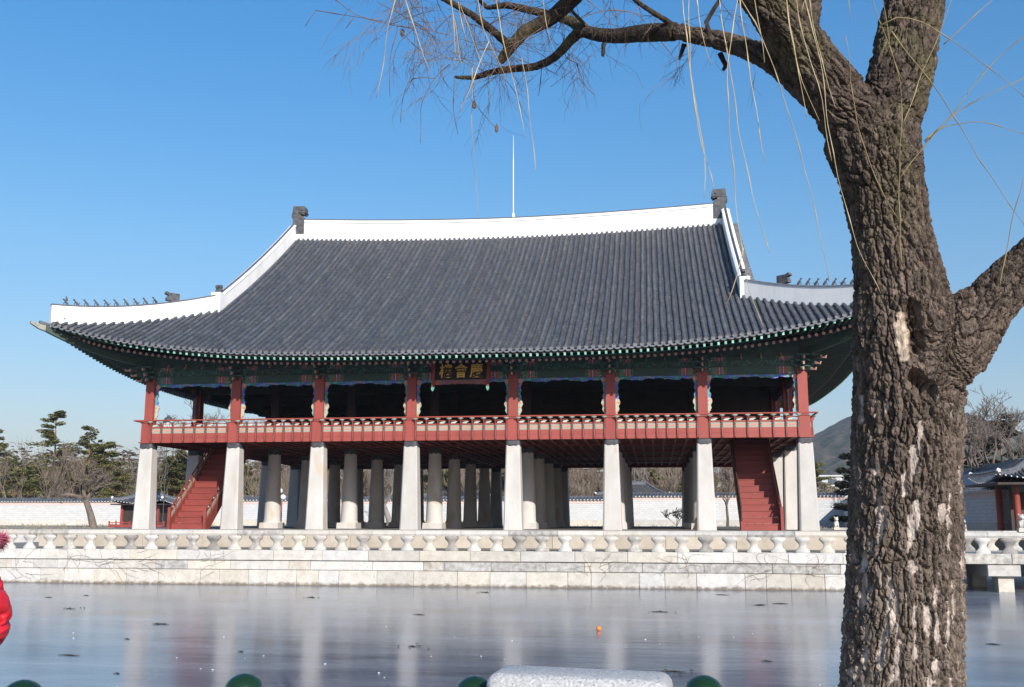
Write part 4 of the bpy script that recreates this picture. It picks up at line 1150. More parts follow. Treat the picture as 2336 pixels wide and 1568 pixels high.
# antenna on the ridge
an = MB(); an.tube([(0, 0, 0), (0, 0, 4.1)], [0.045, 0.04], 6); an.tube([(0, 0, 4.1), (0, 0, 5.75)], [0.028, 0.012], 6); an.lathe([(0.12, 0), (0.10, 0.25), (0.03, 0.3)], 8); an.tube([(-0.08, 0, 0.5), (0.08, 0, 0.5)], 0.02, 4)
part('lightning_rod', an, M['metal'], pav, (-8.98, YC, 20.36))

# ------------------------------------------------------------------ name board (reads, left to right, the three characters of the photo)
sgn = thing('signboard', 'black name board with three gilt characters in a red frame under the eaves', 'sign', (-9.5, 50.35, 7.7))
SIGN = Vector((-9.52, 50.35, 7.93)); tilt = (R(90 - 12), 0, 0)
w2, h2 = 1.30, 0.56
part('board', MB().box(-w2, w2, -h2, h2, -0.03, 0.0), M['board_black'], sgn, SIGN, rot=tilt)
def glyph(ch, cx_):
    cu = bpy.data.curves.new('glyph', 'FONT'); cu.body = ch; cu.size = 0.86; cu.align_x = 'CENTER'; cu.align_y = 'CENTER'; cu.extrude = 0.012; cu.offset = 0.010
    tmp = bpy.data.objects.new('glyph_tmp', cu); COL.objects.link(tmp)
    bpy.context.view_layer.update()
    me = bpy.data.meshes.new_from_object(tmp.evaluated_get(bpy.context.evaluated_depsgraph_get()))
    bpy.data.objects.remove(tmp)
    me.materials.clear(); me.materials.append(M['gold'])
    if len(me.vertices):
        co = np.empty(len(me.vertices) * 3); me.vertices.foreach_get('co', co); co = co.reshape(-1, 3)
        c = (co.max(0) + co.min(0)) / 2; s_ = (co.max(0) - co.min(0))
        co = (co - c) * np.array([0.66 / s_[0], 0.76 / s_[1], 1.0]); me.vertices.foreach_set('co', co.ravel()); me.update()
    q = Matrix.Rotation(tilt[0], 4, 'X') @ Vector((cx_, -0.06, 0.014))
    part('character', me, None, sgn, SIGN + q, rot=tilt)
for ch, cx_ in (('樓', -0.78), ('會', 0.0), ('慶', 0.78)): glyph(ch, cx_)
fr_side = lambda s: MB().prism([(s * w2, -h2 - 0.34, -0.02), (s * (w2 + 0.15), -h2 - 0.34, -0.02), (s * (w2 + 0.20), h2 + 0.12, -0.02), (s * (w2 + 0.03), h2 + 0.12, -0.02)], (0, 0, 0.14))
for s in (-1, 1):
    part('frame_side', fr_side(s), M['red_deep'], sgn, SIGN, rot=tilt)
    tp = MB().prism([(s * (w2 + 0.00), -h2 - 0.33, 0.0), (s * (w2 + 0.15), -h2 - 0.33, 0.0), (s * (w2 + 0.17), -h2 - 0.48, 0.0), (s * (w2 + 0.10), -h2 - 0.60, 0.0), (s * (w2 + 0.03), -h2 - 0.50, 0.0)], (0, 0, 0.08))
    part('frame_tip', tp, M['mint_line'], sgn, SIGN, rot=tilt)
part('frame_top', MB().box(-w2, w2, h2, h2 + 0.16, -0.02, 0.10), M['red_deep'], sgn, SIGN, rot=tilt)
lowp = [(-w2 + 0.0, -h2, 0.0)] + [(w2, -h2, 0.0)] + [(w2 - 2 * w2 * k / 20, -h2 - 0.20 - 0.05 * abs(k - 10) / 10 - 0.02 * math.sin(k * 2.2), 0.0) for k in range(21)]
M['apron'] = dancheong('sign_apron_paint', -1, [(0, (0.20, 0.07, 0.06)), (0.6, (0.24, 0.09, 0.08)), (0.9, RD)], [(0, (0.20, 0.09, 0.08)), (0.4, RD), (0.6, OR), (0.75, (0.10, 0.09, 0.30)), (0.9, G1)])
part('frame_apron', MB().prism(lowp, (0, 0, 0.05)), M['apron'], sgn, SIGN, rot=tilt)

# ------------------------------------------------------------------ bridge on the right
bz = -0.875
br = thing('stone_bridge', 'stone slab bridge with balustrades leading right from the terrace over the frozen pond', 'bridge', (24, 49, WZ))
x = IX1 - 0.1
while x < 44:
    w = 3.1
    part('deck_slab', MB().bevbox(x + 0.01, x + w - 0.01, FY + 0.02, FY + 5.4, -1.30, bz, 0.02), M['stone_mottled'], br); x += w
for x in (14.3, 17.4, 20.5, 23.6, 26.7, 29.8, 32.9, 36.0):
    part('pier_cap', MB().bevbox(x - 0.33 - 0.32, x + 0.65, FY + 0.12, FY + 5.3, -1.80, -1.302, 0.02), M['stone'], br)
    part('pier', MB().box(x - 0.2, x + 0.42, FY + 0.35, FY + 1.2, WZ - 0.3, -1.802), M['stone'], br)
    part('pier', MB().box(x - 0.2, x + 0.42, FY + 4.0, FY + 4.8, WZ - 0.3, -1.802), M['stone'], br)
balustrade('front balustrade of the stone bridge right of the willow trunk', IX1, 44.5, FY + 0.24, bz, 1.05, first=0.9)
balustrade('rear balustrade of the stone bridge, seen behind the front one', IX1, 44.5, FY + 5.1, bz, 1.05, first=0.6)
balustrade('short stone railing standing on the plinth beside the right-hand pillars', 9.2, 13.0, 56.5, -0.78, 1.0, first=0.4)
# carved guardian statues on posts
def statue(name, label, x, y, z, s=1.0):
    t = thing(name, label, 'statue', (x, y, z))
    part('base', MB().box(-0.15 * s, 0.15 * s, -0.15 * s, 0.15 * s, 0, 0.16 * s, taper=0.015), M['stone'], t, (x, y, z))
    b = MB().tube([(0, 0.02, 0.16 * s), (0, 0.0, 0.34 * s), (0, -0.02, 0.5 * s)], [0.15 * s, 0.14 * s, 0.09 * s], 10)
    b.ico((0, -0.05 * s, 0.58 * s), 0.12 * s, (1, 1.15, 0.95), 2); b.ico((0.08 * s, 0, 0.68 * s), 0.04 * s); b.ico((-0.08 * s, 0, 0.68 * s), 0.04 * s)
    b.ico((0, -0.17 * s, 0.54 * s), 0.06 * s)
    for q in (-1, 1): b.tube([(q * 0.08 * s, -0.12 * s, 0.16 * s), (q * 0.08 * s, -0.1 * s, 0.4 * s)], 0.04 * s, 6)
    part('carved_animal', b, M['stone'], t, (x, y, z), smooth='all')
statue('animal_statue', 'small seated stone animal on the bridge post nearest the willow trunk, duller of the two', 14.2, 51.1, 0.0, 0.75)
statue('animal_statue', 'brighter and taller of the two stone animals on the bridge balustrade', 15.15, FY + 0.24, 0.02, 1.05)
statue('animal_statue', 'pale stone animal on the plinth railing just right of the last pillar', 9.35, 56.5, 0.0, 0.95)

# ------------------------------------------------------------------ palace walls, gate, kiosk, far buildings
def tiled_coping(parent, a, b, z, half=0.62, h=0.5, rows=True):
    a, b = Vector((*a, 0)), Vector((*b, 0)); d = (b - a); L_ = d.length; d.normalize(); s = Vector((d.y, -d.x, 0))
    mb = MB(); r = lambda p: [p + s * half + Vector((0, 0, z)), p + s * half + Vector((0, 0, z + 0.06)), p + s * 0.13 + Vector((0, 0, z + h * 0.72)), p + s * 0.13 + Vector((0, 0, z + h)), p - s * 0.13 + Vector((0, 0, z + h)), p - s * 0.13 + Vector((0, 0, z + h * 0.72)), p - s * half + Vector((0, 0, z + 0.06)), p - s * half + Vector((0, 0, z))]
    mb.sweep([r(a), r(b)])
    c = part('wall_coping', mb, M['tile'], parent)
    if rows:
        m2 = MB(); n_ = int(L_ / 0.42); 
        for k in range(n_):
            p = a + d * (0.2 + k * 0.42)
            for q in (-1, 1):
                A = p + s * q * (half + 0.02) + Vector((0, 0, z + 0.08)); B = p + s * q * 0.14 + Vector((0, 0, z + h * 0.75))
                m2.tube([A, B], 0.075, 5)
        part('coping_tile_rows', m2, M['tile'], c, kind='stuff', fix=False)
        m3 = MB()
        for k in range(n_):
            p = a + d * (0.2 + k * 0.42)
            for q in (-1, 1):
                cc = p + s * q * (half + 0.03) + Vector((0, 0, z + 0.02)); m3.box(cc.x - 0.055, cc.x + 0.055, cc.y - 0.03, cc.y + 0.03, cc.z - 0.055, cc.z + 0.055)
        part('coping_eave_ends', m3, M['plaster'], c, kind='stuff', fix=False)
def palace_wall(label, a, b, z0, z1, th=0.35, group=None):
    A, B = Vector((*a, 0)), Vector((*b, 0)); m_ = (A + B) / 2
    t = thing('palace_wall', label, 'wall', (m_.x, m_.y, z0), group)
    d = (B - A).normalized(); s = Vector((d.y, -d.x, 0))
    def slab(q, lo, hi, mt, nm):
        r = [A + s * q, B + s * q, B - s * q, A - s * q]
        part(nm, MB().sweep([[p + Vector((0, 0, lo)) for p in r], [p + Vector((0, 0, hi)) for p in r]]), mt, t)
    slab(th + 0.05, z0 - 0.5, z0 + 0.55, M['stone'], 'wall_footing')
    slab(th, z0 + 0.552, z1 - 0.42, M['wallbrick'], 'wall_body')
    slab(th + 0.02, z1 - 0.418, z1 - 0.1, M['wallpink'], 'wall_band')
    slab(th + 0.03, z1 - 0.098, z1 - 0.002, M['plaster'], 'wall_top_course')
    tiled_coping(t, a, b, z1)
    return t
palace_wall('white brick palace wall with dark tiled coping at the far left behind the leaning tree', (-130, 125.5), (-62.0, 125.5), -0.1, 2.72)
palace_wall('long white brick palace wall with pink band and tiled coping seen between the pavilion pillars', (-62.0, 125.8), (-4.6, 125.8), -0.1, 2.85)
palace_wall('higher stretch of white palace wall seen through the bays at the right of the pavilion', (-4.6, 126), (22.0, 126), 0.0, 3.25)
palace_wall('shaded palace wall running towards the gate at the right edge, its face turned from the sun', (22.0, 125.5), (22.0, 70.5), -0.2, 2.45)

def small_roof(parent, cx_, cy_, hx, hy, ze, zr, rx, lift=0.35, name='roof', white=True, rows=True):
    """small hipped tiled roof: eave half sizes hx, hy, ridge half length rx"""
    mb = MB(); n_ = 14
    def S(u, v):
        d = min(hx - abs(u), hy - abs(v)) / hy
        c = max(abs(u) / hx + abs(v) / hy - 1, 0)
        return ze + (zr - ze) * (0.75 * d + 0.25 * d * d) + lift * c ** 2
    N1 = 24
    vs = []; fs = []
    for i in range(N1 + 1):
        for j in range(N1 + 1):
            u, v = -hx + 2 * hx * i / N1, -hy + 2 * hy * j / N1; vs.append((cx_ + u, cy_ + v, S(u, v)))
    for i in range(N1):
        for j in range(N1):
            a = i * (N1 + 1) + j; fs.append((a, a + N1 + 1, a + N1 + 2, a + 1))
    mb.add(vs, fs)
    r_ = part(name, mb, M['channel'], parent)
    un = MB().sweep([[(cx_ - hx, cy_ - hy, ze - 0.15), (cx_ + hx, cy_ - hy, ze - 0.15), (cx_ + hx, cy_ + hy, ze - 0.15), (cx_ - hx, cy_ + hy, ze - 0.15)], [(cx_ - hx, cy_ - hy, ze - 0.02), (cx_ + hx, cy_ - hy, ze - 0.02), (cx_ + hx, cy_ + hy, ze - 0.02), (cx_ - hx, cy_ + hy, ze - 0.02)]])
    part('eave_board', un, M['dark_wood_and_shade'], r_)
    if rows:
        m2 = MB(); ends = MB()
        k = -hx + 0.15
        while k < hx:
            for q in (-1, 1):
                top = min(hy, hx - abs(k)); top = max(top, 0.2)
                P = [(cx_ + k, cy_ + q * (hy - top * t), S(k, hy - top * t) + 0.03) for t in (0, 0.33, 0.66, 1)]
                m2.tube(P, 0.07, 5); ends.ico((cx_ + k, cy_ + q * (hy + 0.01), S(k, hy) + 0.03), 0.05, sub=1)
            k += 0.32
        k = -hy + 0.15
        while k < hy:
            for q in (-1, 1):
                top = max(min(hy - abs(k), hx), 0.2)
                P = [(cx_ + q * (hx - top * t), cy_ + k, S(hx - top * t, k) + 0.03) for t in (0, 0.5, 1)]
                m2.tube(P, 0.07, 5); ends.ico((cx_ + q * (hx + 0.01), cy_ + k, S(hx, k) + 0.03), 0.05, sub=1)
            k += 0.32
        part('tile_rows', m2, M['tile'], r_, kind='stuff', fix=False)
        part('tile_row_ends', ends, M['plaster'] if white else M['tile_end'], r_, kind='stuff', fix=False)
    for q in (-1, 1):
        for p in (-1, 1):
            P = [(cx_ + q * (hx - hy * t), cy_ + p * (hy - hy * t), S(hx - hy * t, hy - hy * t)) for t in (0.04, 0.25, 0.5, 0.75, 1)]
            ridge_wall('hip_ridge', P, 0.13, 0.24, base=0.1, parent=r_, cap=True, mt=M['tile_end'])
            c = P[0]; part('ridge_end_tile', MB().ico((c[0], c[1], c[2] + 0.25), 0.16), M['plaster'], r_)
    P = [(cx_ - (hx - hy) + 2 * (hx - hy) * k / 6, cy_, zr) for k in range(7)]
    ridge_wall('main_ridge', P, 0.16, 0.34, base=0.1, parent=r_, cap=True, mt=M['tile_end'])
    return r_
# kiosk on the far bank at the left
kx, ky = -51.0, 100.0
ks = thing('kiosk', 'small square red-framed kiosk with grey tiled roof on the far bank behind the leftmost pillar', 'kiosk', (kx, ky, -0.5))
part('floor_plinth', MB().box(kx - 2.4, kx + 2.4, ky - 2.4, ky + 2.4, -0.7, -0.28), M['stone'], ks)
for sx in (-1, 0, 1):
    for sy in (-1, 1): part('post', MB().box(kx + sx * 1.9 - 0.12, kx + sx * 1.9 + 0.12, ky + sy * 1.9 - 0.12, ky + sy * 1.9 + 0.12, -0.28, 2.0), M['red'], ks)
part('wall', MB().box(kx - 1.9, kx + 1.9, ky - 1.7, ky + 1.7, -0.28, 1.9), M['dark_wood_and_shade'], ks)
for k, xo in enumerate((0.15, 1.0)):
    d_ = part('door_panel', MB().box(kx + xo, kx + xo + 0.78, ky - 1.78, ky - 1.72, 0.25, 1.35), M['white_paint'], ks)
    for q in range(3): part('lattice_bar', MB().box(kx + xo + 0.18 + q * 0.2, kx + xo + 0.21 + q * 0.2, ky - 1.80, ky - 1.782, 0.27, 1.33), M['green'], d_)
for a, b in (((kx - 2.9, ky - 2.6), (kx + 2.9, ky - 2.6)),):
    part('low_railing', MB().box(a[0], b[0], a[1], a[1] + 0.08, 0.12, 0.2).box(a[0], b[0], a[1], a[1] + 0.08, -0.28, -0.16).box(a[0], b[0], a[1] + 0.02, a[1] + 0.06, -0.158, 0.0), M['red'], ks)
    for k in range(9): part('low_railing_post', MB().box(a[0] + k * 0.72, a[0] + k * 0.72 + 0.1, a[1] - 0.02, a[1] + 0.1, -0.3, 0.34), M['red'], ks)
small_roof(ks, kx, ky, 2.75, 2.75, 2.05, 3.3, 0.1)
# gate at the right edge
gx, gy = 25.2, 68.0
gt = thing('palace_gate', 'red timber gate building with tiled roof at the right edge of the picture', 'gate', (gx, gy, -0.9))
for sx in (-1, -0.33, 0.33, 1):
    for sy in (-1, 1): part('post', MB().tube([(gx + sx * 3.6, gy + sy * 1.6, -0.9), (gx + sx * 3.6, gy + sy * 1.6, 2.65)], 0.2, 10), M['red_deep'], gt, smooth=True)
part('wall', MB().box(gx - 3.5, gx + 3.5, gy - 0.1, gy + 0.1, -0.9, 2.5), M['dark_wood_and_shade'], gt)
part('lintel', MB().box(gx - 3.8, gx + 3.8, gy - 1.75, gy - 1.5, 2.2, 2.6), M['green'], gt)
for k in range(2): part('door_leaf', MB().box(gx - 1.1 + k * 1.12, gx - 0.02 + k * 1.12, gy - 0.2, gy - 0.12, -0.8, 2.1), M['red_deep'], gt)
small_roof(gt, gx, gy, 5.0, 2.9, 2.75, 4.15, 1.5, lift=0.45)
# long hall behind the shaded wall
hl = thing('palace_hall', 'long low hall with a dark tiled roof rising above the shaded wall at right', 'building', (33, 88, -0.6))
part('wall', MB().box(27.5, 42, 82, 95, -0.6, 3.25), M['dark_wood_and_shade'], hl)
part('roof', MB().prism([(26.3, 80.0, 3.3), (31.5, 80.0, 5.35), (32.3, 80.0, 5.35), (40, 80.0, 3.3)], (0, 40, 0)), M['tile'], hl)
part('ridge', MB().box(31.5, 32.3, 79.9, 120.1, 5.35, 5.75), M['tile'], hl)
# far buildings beyond the walls
def block(name, label, x0, x1, y0, y1, z0, z1, mt, rmt=None, nx=5, nz=2):
    t = thing(name, label, 'building', ((x0 + x1) / 2, y0, z0))
    part('wall', MB().box(x0, x1, y0, y1, z0, z1), mt, t)
    for i in range(nx):
        for j in range(nz):
            a = x0 + (x1 - x0) * (i + 0.2) / nx; b = x0 + (x1 - x0) * (i + 0.8) / nx
            c = z0 + (z1 - z0) * (j + 0.35) / nz; d = z0 + (z1 - z0) * (j + 0.8) / nz
            part('window', MB().box(a, b, y0 - 0.06, y0 - 0.01, c, d), M['glass'], t)
    part('roof', MB().box(x0 - 0.4, x1 + 0.4, y0 - 0.4, y1, z1, z1 + 0.35), rmt or mt, t)
    return t
block('far_building', 'pale flat building far behind the wall just left of the willow trunk', 36, 56, 250, 262, 2, 10.5, M['concrete'], nx=6, nz=3)
block('far_building', 'low building with a bright blue roof beyond the palace wall left of the willow', 30, 39, 190, 197, 0, 5.0, M['concrete'], M['blue'], nx=3, nz=1)
block('far_building', 'white low building glimpsed between pine trunks at the far left edge', -112, -96, 170, 178, 0, 7.5, M['white_paint'], nx=5, nz=2)
for (x, y, w, lab) in ((-66, 152, 8, 'grey roofed palace building with white ridges behind the small kiosk'), (-3, 142, 10, 'grey roofed palace building behind the wall in the wide opening at the right'), (-28, 145, 9, 'grey roofed palace building behind the wall near the centre of the pavilion')):
    t = thing('palace_hall', lab, 'building', (x, y, 0))
    part('wall', MB().box(x - w / 2 + 1, x + w / 2 - 1, y - 2, y + 2, 0, 3.4), M['plaster'], t)
    small_roof(t, x, y, w / 2, 3.2, 3.4, 5.3, 1, rows=False)

# lamps
lp = thing('lamp_post', 'tall lamp post with an octagonal lantern rising behind the leftmost bay', 'lamp post', (-44.3, 89.5, -0.7))
part('pole', MB().tube([(-44.3, 89.5, -0.9), (-44.3, 89.5, 8.4)], [0.05, 0.04], 8), M['black'], lp)
part('lantern_glass', MB().lathe([(0.36, 0), (0.44, 0.9)], 8, c=(-44.3, 89.5, 8.4)), M['white_paint'], lp)
part('lantern_cap', MB().lathe([(0.58, 0), (0.52, 0.08), (0.36, 0.38), (0.14, 0.52), (0.10, 0.66)], 8, c=(-44.3, 89.5, 9.3)), M['black'], lp)
for k in range(8):
    a = 2 * math.pi * k / 8; part('lantern_bar', MB().tube([(-44.3 + 0.37 * math.cos(a), 89.5 + 0.37 * math.sin(a), 8.38), (-44.3 + 0.45 * math.cos(a), 89.5 + 0.45 * math.sin(a), 9.3)], 0.035, 4), M['black'], lp)
lq = thing('globe_lamp', 'thin red post with two white globes on the far bank between the left pillars', 'lamp post', (-38.2, 103, -0.5))
part('pole', MB().tube([(-38.2, 103, -0.6), (-38.2, 103, 2.3)], 0.14, 6), M['red'], lq)
part('globe', MB().ico((-38.35, 103, 3.4), 0.28, sub=2), M['white_paint'], lq, smooth='all'); part('globe', MB().ico((-38.0, 103, 2.75), 0.3, sub=2), M['white_paint'], lq, smooth='all')
part('bracket_arm', MB().tube([(-38.2, 103, 2.2), (-38.35, 103, 3.2)], 0.05, 5), M['black'], lq)

# ------------------------------------------------------------------ trees beyond the pond
def limb(mb, p, d, length, r, depth, rs, out=None, spread=0.7, upb=0.15, n=3, taper=0.55, kids=3, wig=0.25):
    r = max(r, 0.026)
    P = [Vector(p)]; rad = [r]; segs = 4 if depth > 1 else 3
    for k in range(segs):
        d = (d + Vector((rs.uniform(-wig, wig), rs.uniform(-wig, wig), rs.uniform(-wig, wig) + upb * 0.3))).normalized()
        P.append(P[-1] + d * length / segs); rad.append(r * (1 - (1 - taper) * (k + 1) / segs))
    mb.tube(P, rad, n if depth < 3 else 6, cap=False)
    if out is not None and depth <= 1: out.append(P[-1])
    if depth <= 0: return
    for k in range(kids):
        t = rs.uniform(0.35, 1.0); i = min(segs - 1, int(t * segs)); q = P[i].lerp(P[i + 1], t * segs - i) if i < segs else P[-1]
        a = rs.uniform(0, 6.28); side = Vector((math.cos(a), math.sin(a), rs.uniform(-0.2, 0.6)))
        nd = (d * (1 - spread * 0.5) + side * spread).normalized(); nd.z += upb; nd.normalize()
        limb(mb, q, nd, length * rs.uniform(0.5, 0.75), r * taper * rs.uniform(0.6, 0.85), depth - 1, rs, out, spread, upb, n, taper, kids, wig)

def tufts(mb, c, rx, ry, rz, n, size, rs):
    for k in range(n):
        while True:
            x, y, z = rs.uniform(-1, 1), rs.uniform(-1, 1), rs.uniform(-1, 1)
            if x * x + y * y + z * z < 1: break
        p = Vector((c[0] + x * rx, c[1] + y * ry, c[2] + z * rz))
        a, b = rs.uniform(0, 6.28), rs.uniform(-0.5, 0.5)
        u = Vector((math.cos(a), math.sin(a), rs.uniform(-0.3, 0.5))) * size * rs.uniform(0.6, 1.3)
        v = Vector((-math.sin(a), math.cos(a), b)) * size * rs.uniform(0.25, 0.6)
        w = Vector((0, 0, size * 0.25 * rs.uniform(-1, 1)))
        o = len(mb.v); mb.v += [tuple(p - u), tuple(p + v + w), tuple(p + u), tuple(p - v)]; mb.f.append((o, o + 1, o + 2, o + 3)); mb.m.append(0)

def pine(seedv, H=16, bare=0.45, width=3.6, lab='', loc=(0, 0, 0), dark=False, dens=1.0, cone=False):
    rs = random.Random(seedv); tr = MB(); cr = MB()
    lean = Vector((rs.uniform(-0.06, 0.06), rs.uniform(-0.06, 0.06), 1)); P = []; rad = []
    n_ = 9
    for k in range(n_ + 1):
        t = k / n_; P.append(Vector((lean.x * H * t + 0.25 * math.sin(t * 5 + seedv), lean.y * H * t + 0.2 * math.cos(t * 4), H * t))); rad.append(0.26 * (1 - 0.85 * t) * H / 16)
    tr.tube(P, rad, 7, cap=False)
    tiers = int(H * (1.15 if not cone else 1.3))
    for k in range(tiers):
        t = bare + (1 - bare) * (k / max(1, tiers - 1)) ** 0.9; i = min(n_ - 1, int(t * n_)); p = P[i].lerp(P[i + 1], t * n_ - i)
        reach = width * ((1.05 - t) / (1 - bare)) ** (0.75 if not cone else 1.0) * rs.uniform(0.55, 1.1) + 0.3
        nb = rs.choice([1, 2, 2, 3]) if not cone else 3
        for q in range(nb):
            a = rs.uniform(0, 6.28); e = p + Vector((math.cos(a) * reach, math.sin(a) * reach, rs.uniform(-0.1, 0.35) * reach * 0.5))
            mid = p.lerp(e, 0.5) + Vector((0, 0, rs.uniform(0.0, 0.3)))
            tr.tube([p, mid, e], [0.07, 0.05, 0.02], 3, cap=False)
            for c, f in ((e, 1.0), (p.lerp(e, 0.62), 0.85), (p.lerp(e, 0.3), 0.5)):
                if f < 0.9 and reach < 1.0: continue
                tufts(cr, c, 0.9 * f * max(0.8, reach * 0.45), 0.9 * f * max(0.8, reach * 0.45), 0.24 + 0.12 * f, int(90 * f * dens), 0.25, rs)
    tufts(cr, P[-1], 0.5, 0.5, 0.4, 40, 0.2, rs)
    t = thing('pine_tree', lab, 'tree', loc, 'pines and evergreens beyond the palace wall')
    part('trunk', tr, M['pinebark'], t, loc, fix=False)
    part('crown', cr, M['needles_dark'] if dark else M['needles'], t, loc, fix=False)
    return t

def place(src_list, spots, names):
    for k, (x, y, z, i, s, rz) in enumerate(spots):
        copy_tree(src_list[i], (x, y, z), rz, s, names[k % len(names)])

pA = pine(11, 18.5, 0.42, 4.6, 'tallest pine at left, open tiers of needles standing clear against the sky', (-99, 160, -0.5))
pB = pine(12, 16.0, 0.35, 3.4, 'narrower pine right next to the tallest one on the left skyline', (-93.3, 161, -0.5))
pC = pine(13, 15.5, 0.40, 3.6, 'pine at the far left edge of the picture, second row of its height', (-109.0, 160, -0.5))
pD = pine(14, 12.5, 0.45, 4.2, 'broad low pine filling the gap left of the first stone pillar', (-84.0, 150, -0.5), dens=1.3)
pE = pine(15, 11.0, 0.50, 4.0, 'short bushy pine behind the kiosk roof', (-72.0, 148, -0.5), dens=1.3)
pines = [pA, pB, pC, pD, pE]
G_P = 'pines and evergreens beyond the palace wall'
spots = []
for k in range(34):
    x = -118 + k * 4.3 + random.uniform(-1.5, 1.5); y = random.uniform(142, 185)
    i = random.choice([2, 3, 4, 3, 4]); s = random.uniform(0.72, 0.95)
    spots.append((x, y, -0.4, i, s * (0.9 if x > -60 else 1.0), random.uniform(0, 6.28)))
for k in range(15):
    spots.append((-113 + k * 3.4 + random.uniform(-1, 1), random.uniform(138, 152), -0.4, random.choice([2, 3, 3, 4]), random.uniform(0.55, 0.80), random.uniform(0, 6.28)))
GAPS = [(-1e9, 0, None), (0, 300, 'left of the first pillar'), (300, 520, 'in the first bay'), (520, 710, 'in the second bay'),
        (710, 925, 'in the third bay'), (925, 1160, 'in the fourth bay'), (1160, 1388, 'in the fifth bay'),
        (1388, 1600, 'in the sixth bay'), (1600, 1e9, 'right of the seventh pillar')]
def picx(x, y, z):
    v = Vector((x, y, z)) - EYE; return CX + FPX * v.dot(_rt) / v.dot(_fw)
byg = {}
for sp_ in spots:
    px_ = picx(*sp_[:3]); g_ = [q for q in GAPS if q[0] <= px_ < q[1]][0][2]
    byg.setdefault(g_, []).append((px_, sp_))
ORD = ['leftmost', 'second', 'third', 'fourth', 'fifth', 'sixth', 'seventh', 'eighth', 'ninth', 'tenth', 'eleventh', 'twelfth', 'thirteenth', 'fourteenth', 'fifteenth', 'sixteenth', 'seventeenth', 'eighteenth', 'nineteenth', 'twentieth', 'twenty-first', 'twenty-second', 'twenty-third', 'twenty-fourth', 'twenty-fifth', 'twenty-sixth']
for g_, lst in byg.items():
    if g_ is None: lst = []
    lst = sorted(lst)[:26]
    for n_, (px_, sp_) in enumerate(lst):
        x, y, z, i, sc_, rz = sp_
        kind = {2: 'tall pine', 3: 'broad pine', 4: 'bushy pine'}[i]
        copy_tree(pines[i], (x, y, z), rz, sc_, '%s beyond the wall, %s from left of those %s' % (kind, ORD[n_], g_))
for (x, y, s, lab) in ((21.4, 116, 0.85, 'dark spreading evergreen beyond the wall against the left side of the willow trunk'),):
    pine(31, 7.6, 0.12, 2.3, lab, (x, y, -0.3), dark=True, dens=1.5, cone=True)
pine(32, 10.5, 0.15, 4.2, 'dark bushy evergreen above the hall roof at right, nearer the willow trunk', (35.2, 122, 0), dark=True, dens=1.7)
pine(33, 12.5, 0.15, 4.8, 'dark bushy evergreen above the gate roof at the right edge', (40.5, 128, 0), dark=True, dens=1.7)
pine(34, 11.5, 0.15, 4.5, 'dark bushy evergreen beyond the gate, outermost on the right', (46.5, 130, 0), dark=True, dens=1.7)

def bare_tree(seedv, label, loc, H=8, r=0.2, depth=4, kids=4, spread=0.75, upb=0.12, mt='bare', lean=(0, 0), name='bare_tree', group=None, stem=0.35, wig=0.25, taper=0.55):
    rs = random.Random(seedv); tr = MB(); cr = MB()
    base = Vector((0, 0, -0.2)); top = Vector((lean[0] * H, lean[1] * H, H * stem))
    tr.tube([base, base.lerp(top, 0.5) + Vector((0.04 * H * 0.3, 0, 0)), top], [r * 1.25, r, r * 0.85], 8, cap=False)
    for k in range(kids + 1):
        a = 6.28 * k / (kids + 1) + rs.uniform(-0.4, 0.4)
        limb(cr, top.lerp(base, rs.uniform(0, 0.2)), Vector((math.cos(a) * spread, math.sin(a) * spread, 1)).normalized(), H * 0.34, r * 0.6, depth, rs, None, spread, upb, 3, taper, kids, wig)
    t = thing(name, label, 'tree', loc, group)
    part('trunk', tr, M[mt], t, loc, fix=False, smooth='all'); part('crown', cr, M[mt], t, loc, fix=False)
    return t
bare_tree(41, 'leaning bare tree with a wide tangled crown on the far bank at left', (-60.3, 106, -0.35), H=7.6, r=0.36, depth=5, kids=3, spread=0.95, upb=0.02, lean=(-0.16, 0), wig=0.4, stem=0.40)
bare_tree(42, 'slender bare tree on the far bank seen right of the seventh pillar', (6.9, 104, -0.5), H=6.5, r=0.13, depth=4, kids=3, spread=0.45, upb=0.2)
bare_tree(43, 'thin bare shrub tree on the far bank in the wide opening of the fifth bay', (2.2, 112, -0.4), H=3.4, r=0.05, depth=4, kids=3, spread=0.9, upb=0.1, stem=0.1)
bare_tree(44, 'bent grey bare tree seen between the centre pillars against the wall', (-29.3, 114, -0.4), H=8.5, r=0.30, depth=4, kids=3, spread=0.6, mt='bare_grey', lean=(-0.14, 0))
bare_tree(45, 'tall grey bare tree with several stems behind the wall in the fifth bay', (-1.5, 150, 0), H=13, r=0.3, depth=4, kids=3, spread=0.35, mt='bare_grey', stem=0.15)
bare_tree(46, 'large bare tree right of the willow trunk, its branching crown against the sky', (32.2, 108, -0.5), H=14.5, r=0.32, depth=5, kids=3, spread=0.6, upb=0.12, wig=0.35, stem=0.3)
bare_tree(47, 'bare tree at the right edge behind the gate roof', (36.3, 110, -0.5), H=14.5, r=0.34, depth=5, kids=3, spread=0.6, upb=0.12, wig=0.35, stem=0.3)
bare_tree(48, 'grey bare tree seen through the leftmost bay of the upper floor', (-61.5, 137, 0), H=16.5, r=0.3, depth=5, kids=3, spread=0.6, stem=0.4)
bare_tree(49, 'grey bare tree behind the wall, right of the staircase on the left', (-42, 140, 0), H=12, r=0.26, depth=5, kids=3, spread=0.6, mt='bare_grey')
